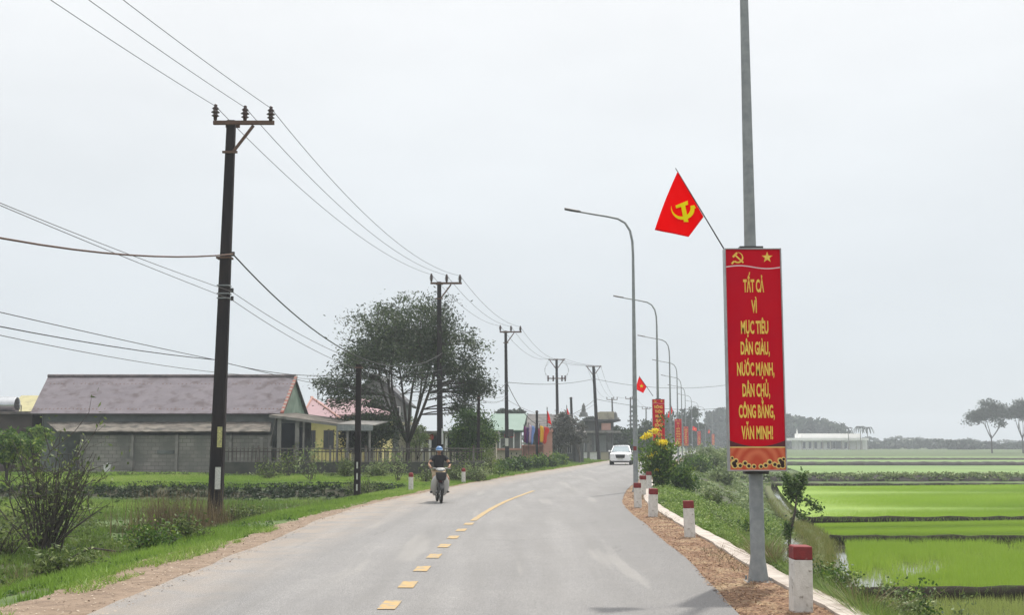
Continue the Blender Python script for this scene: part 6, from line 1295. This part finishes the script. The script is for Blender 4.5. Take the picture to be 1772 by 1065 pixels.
for k in range(13):
    t_ = R(200 + k*140/12); rows.append([(.106*math.cos(t_), .062 + .126*math.sin(t_), 1.560), (.112*math.cos(t_), .062 + .128*math.sin(t_) - .035*max(0, -math.sin(t_))**2, 1.548), (.112*math.cos(t_), .062 + .128*math.sin(t_) - .035*max(0, -math.sin(t_))**2, 1.541)])
mb.grid(rows); mb.build('peak', M['helmet_w'], hm, fix=False)
mb = MB()
for s_ in (-1, 1): mb.tube([(s_*.085, .05, 1.55), (s_*.06, .03, 1.45), (0, .005, 1.425)], .006, 5)
mb.build('chin_strap', M['black'], hm)
# --- white car
Q = at(1079.5, 770, 97.5); car = thing('car', 'white compact SUV driving towards the camera on the bend', 'car', (Q.x, Q.y + 2.2, -.012), -R(8)*1.0)
M['car_white'] = mat('car_white', (.86, .87, .88), (.82, .83, .84), 2, .25, coat=.8); M['screen'] = mat('windscreen', (.34, .40, .42), (.28, .33, .36), 2, .08, .35)  # windscreen: the sky's reflection is put into its pale base colour
def sec(y, hw, zb, zt, sh_=.26): return [(x, y, z) for x, z in ((-hw*.86, zb), (-hw, zb + .12), (-hw, zt - sh_), (-hw*.95, zt - .08), (-hw*.72, zt), (-hw*.3, zt + .015), (hw*.3, zt + .015), (hw*.72, zt), (hw*.95, zt - .08), (hw, zt - sh_), (hw, zb + .12), (hw*.86, zb))]
mb = MB(); mb.loft([sec(-2.20, .70, .36, .78), sec(-2.15, .84, .33, .90), sec(-1.98, .91, .30, .98), sec(-1.5, .925, .28, 1.05), sec(-.95, .925, .26, 1.11), sec(0, .925, .26, 1.12), sec(1.4, .92, .28, 1.12), sec(2.05, .89, .34, 1.08), sec(2.22, .80, .42, .98)]); mb.build('body', M['car_white'], car, smooth='auto')
def gs(y, hb, ht, zb, zt): return [(x, y, z) for x, z in ((-hb, zb), (-ht - (hb-ht)*.1, zt - .05), (-ht*.8, zt), (ht*.8, zt), (ht + (hb-ht)*.1, zt - .05), (hb, zb))]
mb = MB(); mb.loft([gs(-1.0, .80, .78, 1.06, 1.125), gs(-.2, .82, .64, 1.06, 1.57), gs(.5, .82, .65, 1.06, 1.62), gs(1.5, .80, .62, 1.06, 1.56), gs(2.1, .74, .6, 1.05, 1.15)]); mb.build('side_glass', M['glass_d'], car, smooth='auto')
mb = MB(); mb.add([(-.74, -1.005, 1.13), (.74, -1.005, 1.13), (.575, -.235, 1.56), (-.575, -.235, 1.56), (-.74, -.99, 1.12), (.74, -.99, 1.12), (.575, -.21, 1.55), (-.575, -.21, 1.55)], [(0, 1, 2, 3), (7, 6, 5, 4), (0, 4, 5, 1), (1, 5, 6, 2), (2, 6, 7, 3), (3, 7, 4, 0)]); mb.build('windscreen', M['screen'], car)
mb = MB(); mb.loft([[(x*.64, y, z + (0 if abs(x) > .9 else .03)) for x in (-1, -.8, 0, .8, 1)] + [(x*.64, y, z - .05) for x in (1, -1)] for y, z in ((-.24, 1.57), (.5, 1.63), (1.5, 1.58), (1.85, 1.50))]); mb.build('roof', M['car_white'], car, smooth='auto')
for s_ in (-1, 1):
    MB().tube([(s_*.81, -1.05, 1.10), (s_*.635, -.22, 1.58)], .045, 6).build('pillar', M['car_white'], car)
    mb = MB(); mb.loft([[(s_*(.98 + .11*math.cos(a)*w_), y, 1.16 + .075*math.sin(a)*w_) for a in [2*math.pi*k/10 for k in range(10)]] for y, w_ in ((-.75, .6), (-.72, 1), (-.62, .9))]); mb.build('wing_mirror', M['car_white'], car, smooth='auto')
    MB().box((s_*.66, -2.13, .86), (.36, .14, .06), rz=s_*.32).build('headlight', M['lens'], car, bevel=.01)
    mb = MB(); mb.prism([(s_*.60, -2.185, .60), (s_*.86, -2.10, .74), (s_*.88, -2.08, .58), (s_*.82, -2.12, .46)], (0, .06, 0)); mb.build('lamp_pocket', M['black'], car)
    for y in (-1.38, 1.38):
        mb = MB(); mb.lathe([(.22, -.11), (.32, -.11), (.34, -.08), (.34, .08), (.32, .11), (.22, .11)], (s_*.82, y, .34), 24, axis='x'); wl = mb.build('wheel', M['rubber'], car, smooth='auto'); mb = MB(); mb.lathe([(.05, -.08), (.2, -.10), (.2, .10), (.05, .08)], (s_*.83, y, .34), 12, axis='x'); mb.build('rim', M['galv'], wl)
mb = MB(); mb.prism([(-.42, -2.225, .88), (.42, -2.225, .88), (.34, -2.235, .58), (-.34, -2.235, .58)], (0, .08, 0)); gr = mb.build('grille', M['black'], car)
mb = MB()
for k in range(4): mb.box((0, -2.24, .63 + k*.065), (.66 + k*.04, .01, .012))
mb.build('grille_bars', M['dark_steel'], gr)
mb = MB(); mb.prism([(-.5, -2.20, .47), (.5, -2.20, .47), (.86, -2.08, .36), (.80, -2.08, .24), (-.80, -2.08, .24), (-.86, -2.08, .36)], (0, .25, 0)); mb.build('lower_bumper', M['black'], car)
mb = MB(); mb.box((0, -2.25, .53), (.44, .02, .10)); mb.build('number_plate', M['paper'], car); MB().box((0, -2.0, .28), (1.3, .3, .1)).build('undertray', M['black'], car)
# --- small warning triangle
q = at(1172.5, 770, 115); t = thing('warning_sign', 'small yellow triangular warning sign with a red rim before the third slogan board', 'road sign', (q.x, 115, -.1)); z = at(1172, 771.5, 115).z + .1
MB().tube([(0, .03, 0), (0, .03, z + .7)], .04, 8).build('post', M['galv'], t)
for nm_, mt_, r, y in (('rim', 'red', .42, 0), ('plate', 'yellow_sign', .31, -.014)):
    M.setdefault('yellow_sign', mat('yellow_sign', (.65, .5, .08), (.6, .45, .08), 3, .6)); mb = MB(); mb.prism([(r*math.cos(R(90 + 120*k)), y, z + .25 + r*math.sin(R(90 + 120*k))) for k in range(3)], (0, .01, 0)); mb.build(nm_, M[mt_], t)
mb = MB(); mb.box((0, -.018, z + .23), (.045, .006, .22)); mb.build('symbol', M['black'], t)
# ------------------------------------------------------------------ haze
hb_ = MB(); hb_.box((150, 780, 19), (1800, 1800, 46)); hz = hb_.build('haze', None or D.materials.new('haze_air')); tag(hz, kind='stuff')
hm_ = D.materials['haze_air']; hm_.use_nodes = True; t = hm_.node_tree; t.nodes.clear(); ov = t.nodes.new('ShaderNodeOutputMaterial'); pv = t.nodes.new('ShaderNodeVolumePrincipled')
pv.inputs['Color'].default_value = (.88, .945, 1, 1); pv.inputs['Density'].default_value = .0009; pv.inputs['Anisotropy'].default_value = .15; t.links.new(pv.outputs[0], ov.inputs['Volume'])
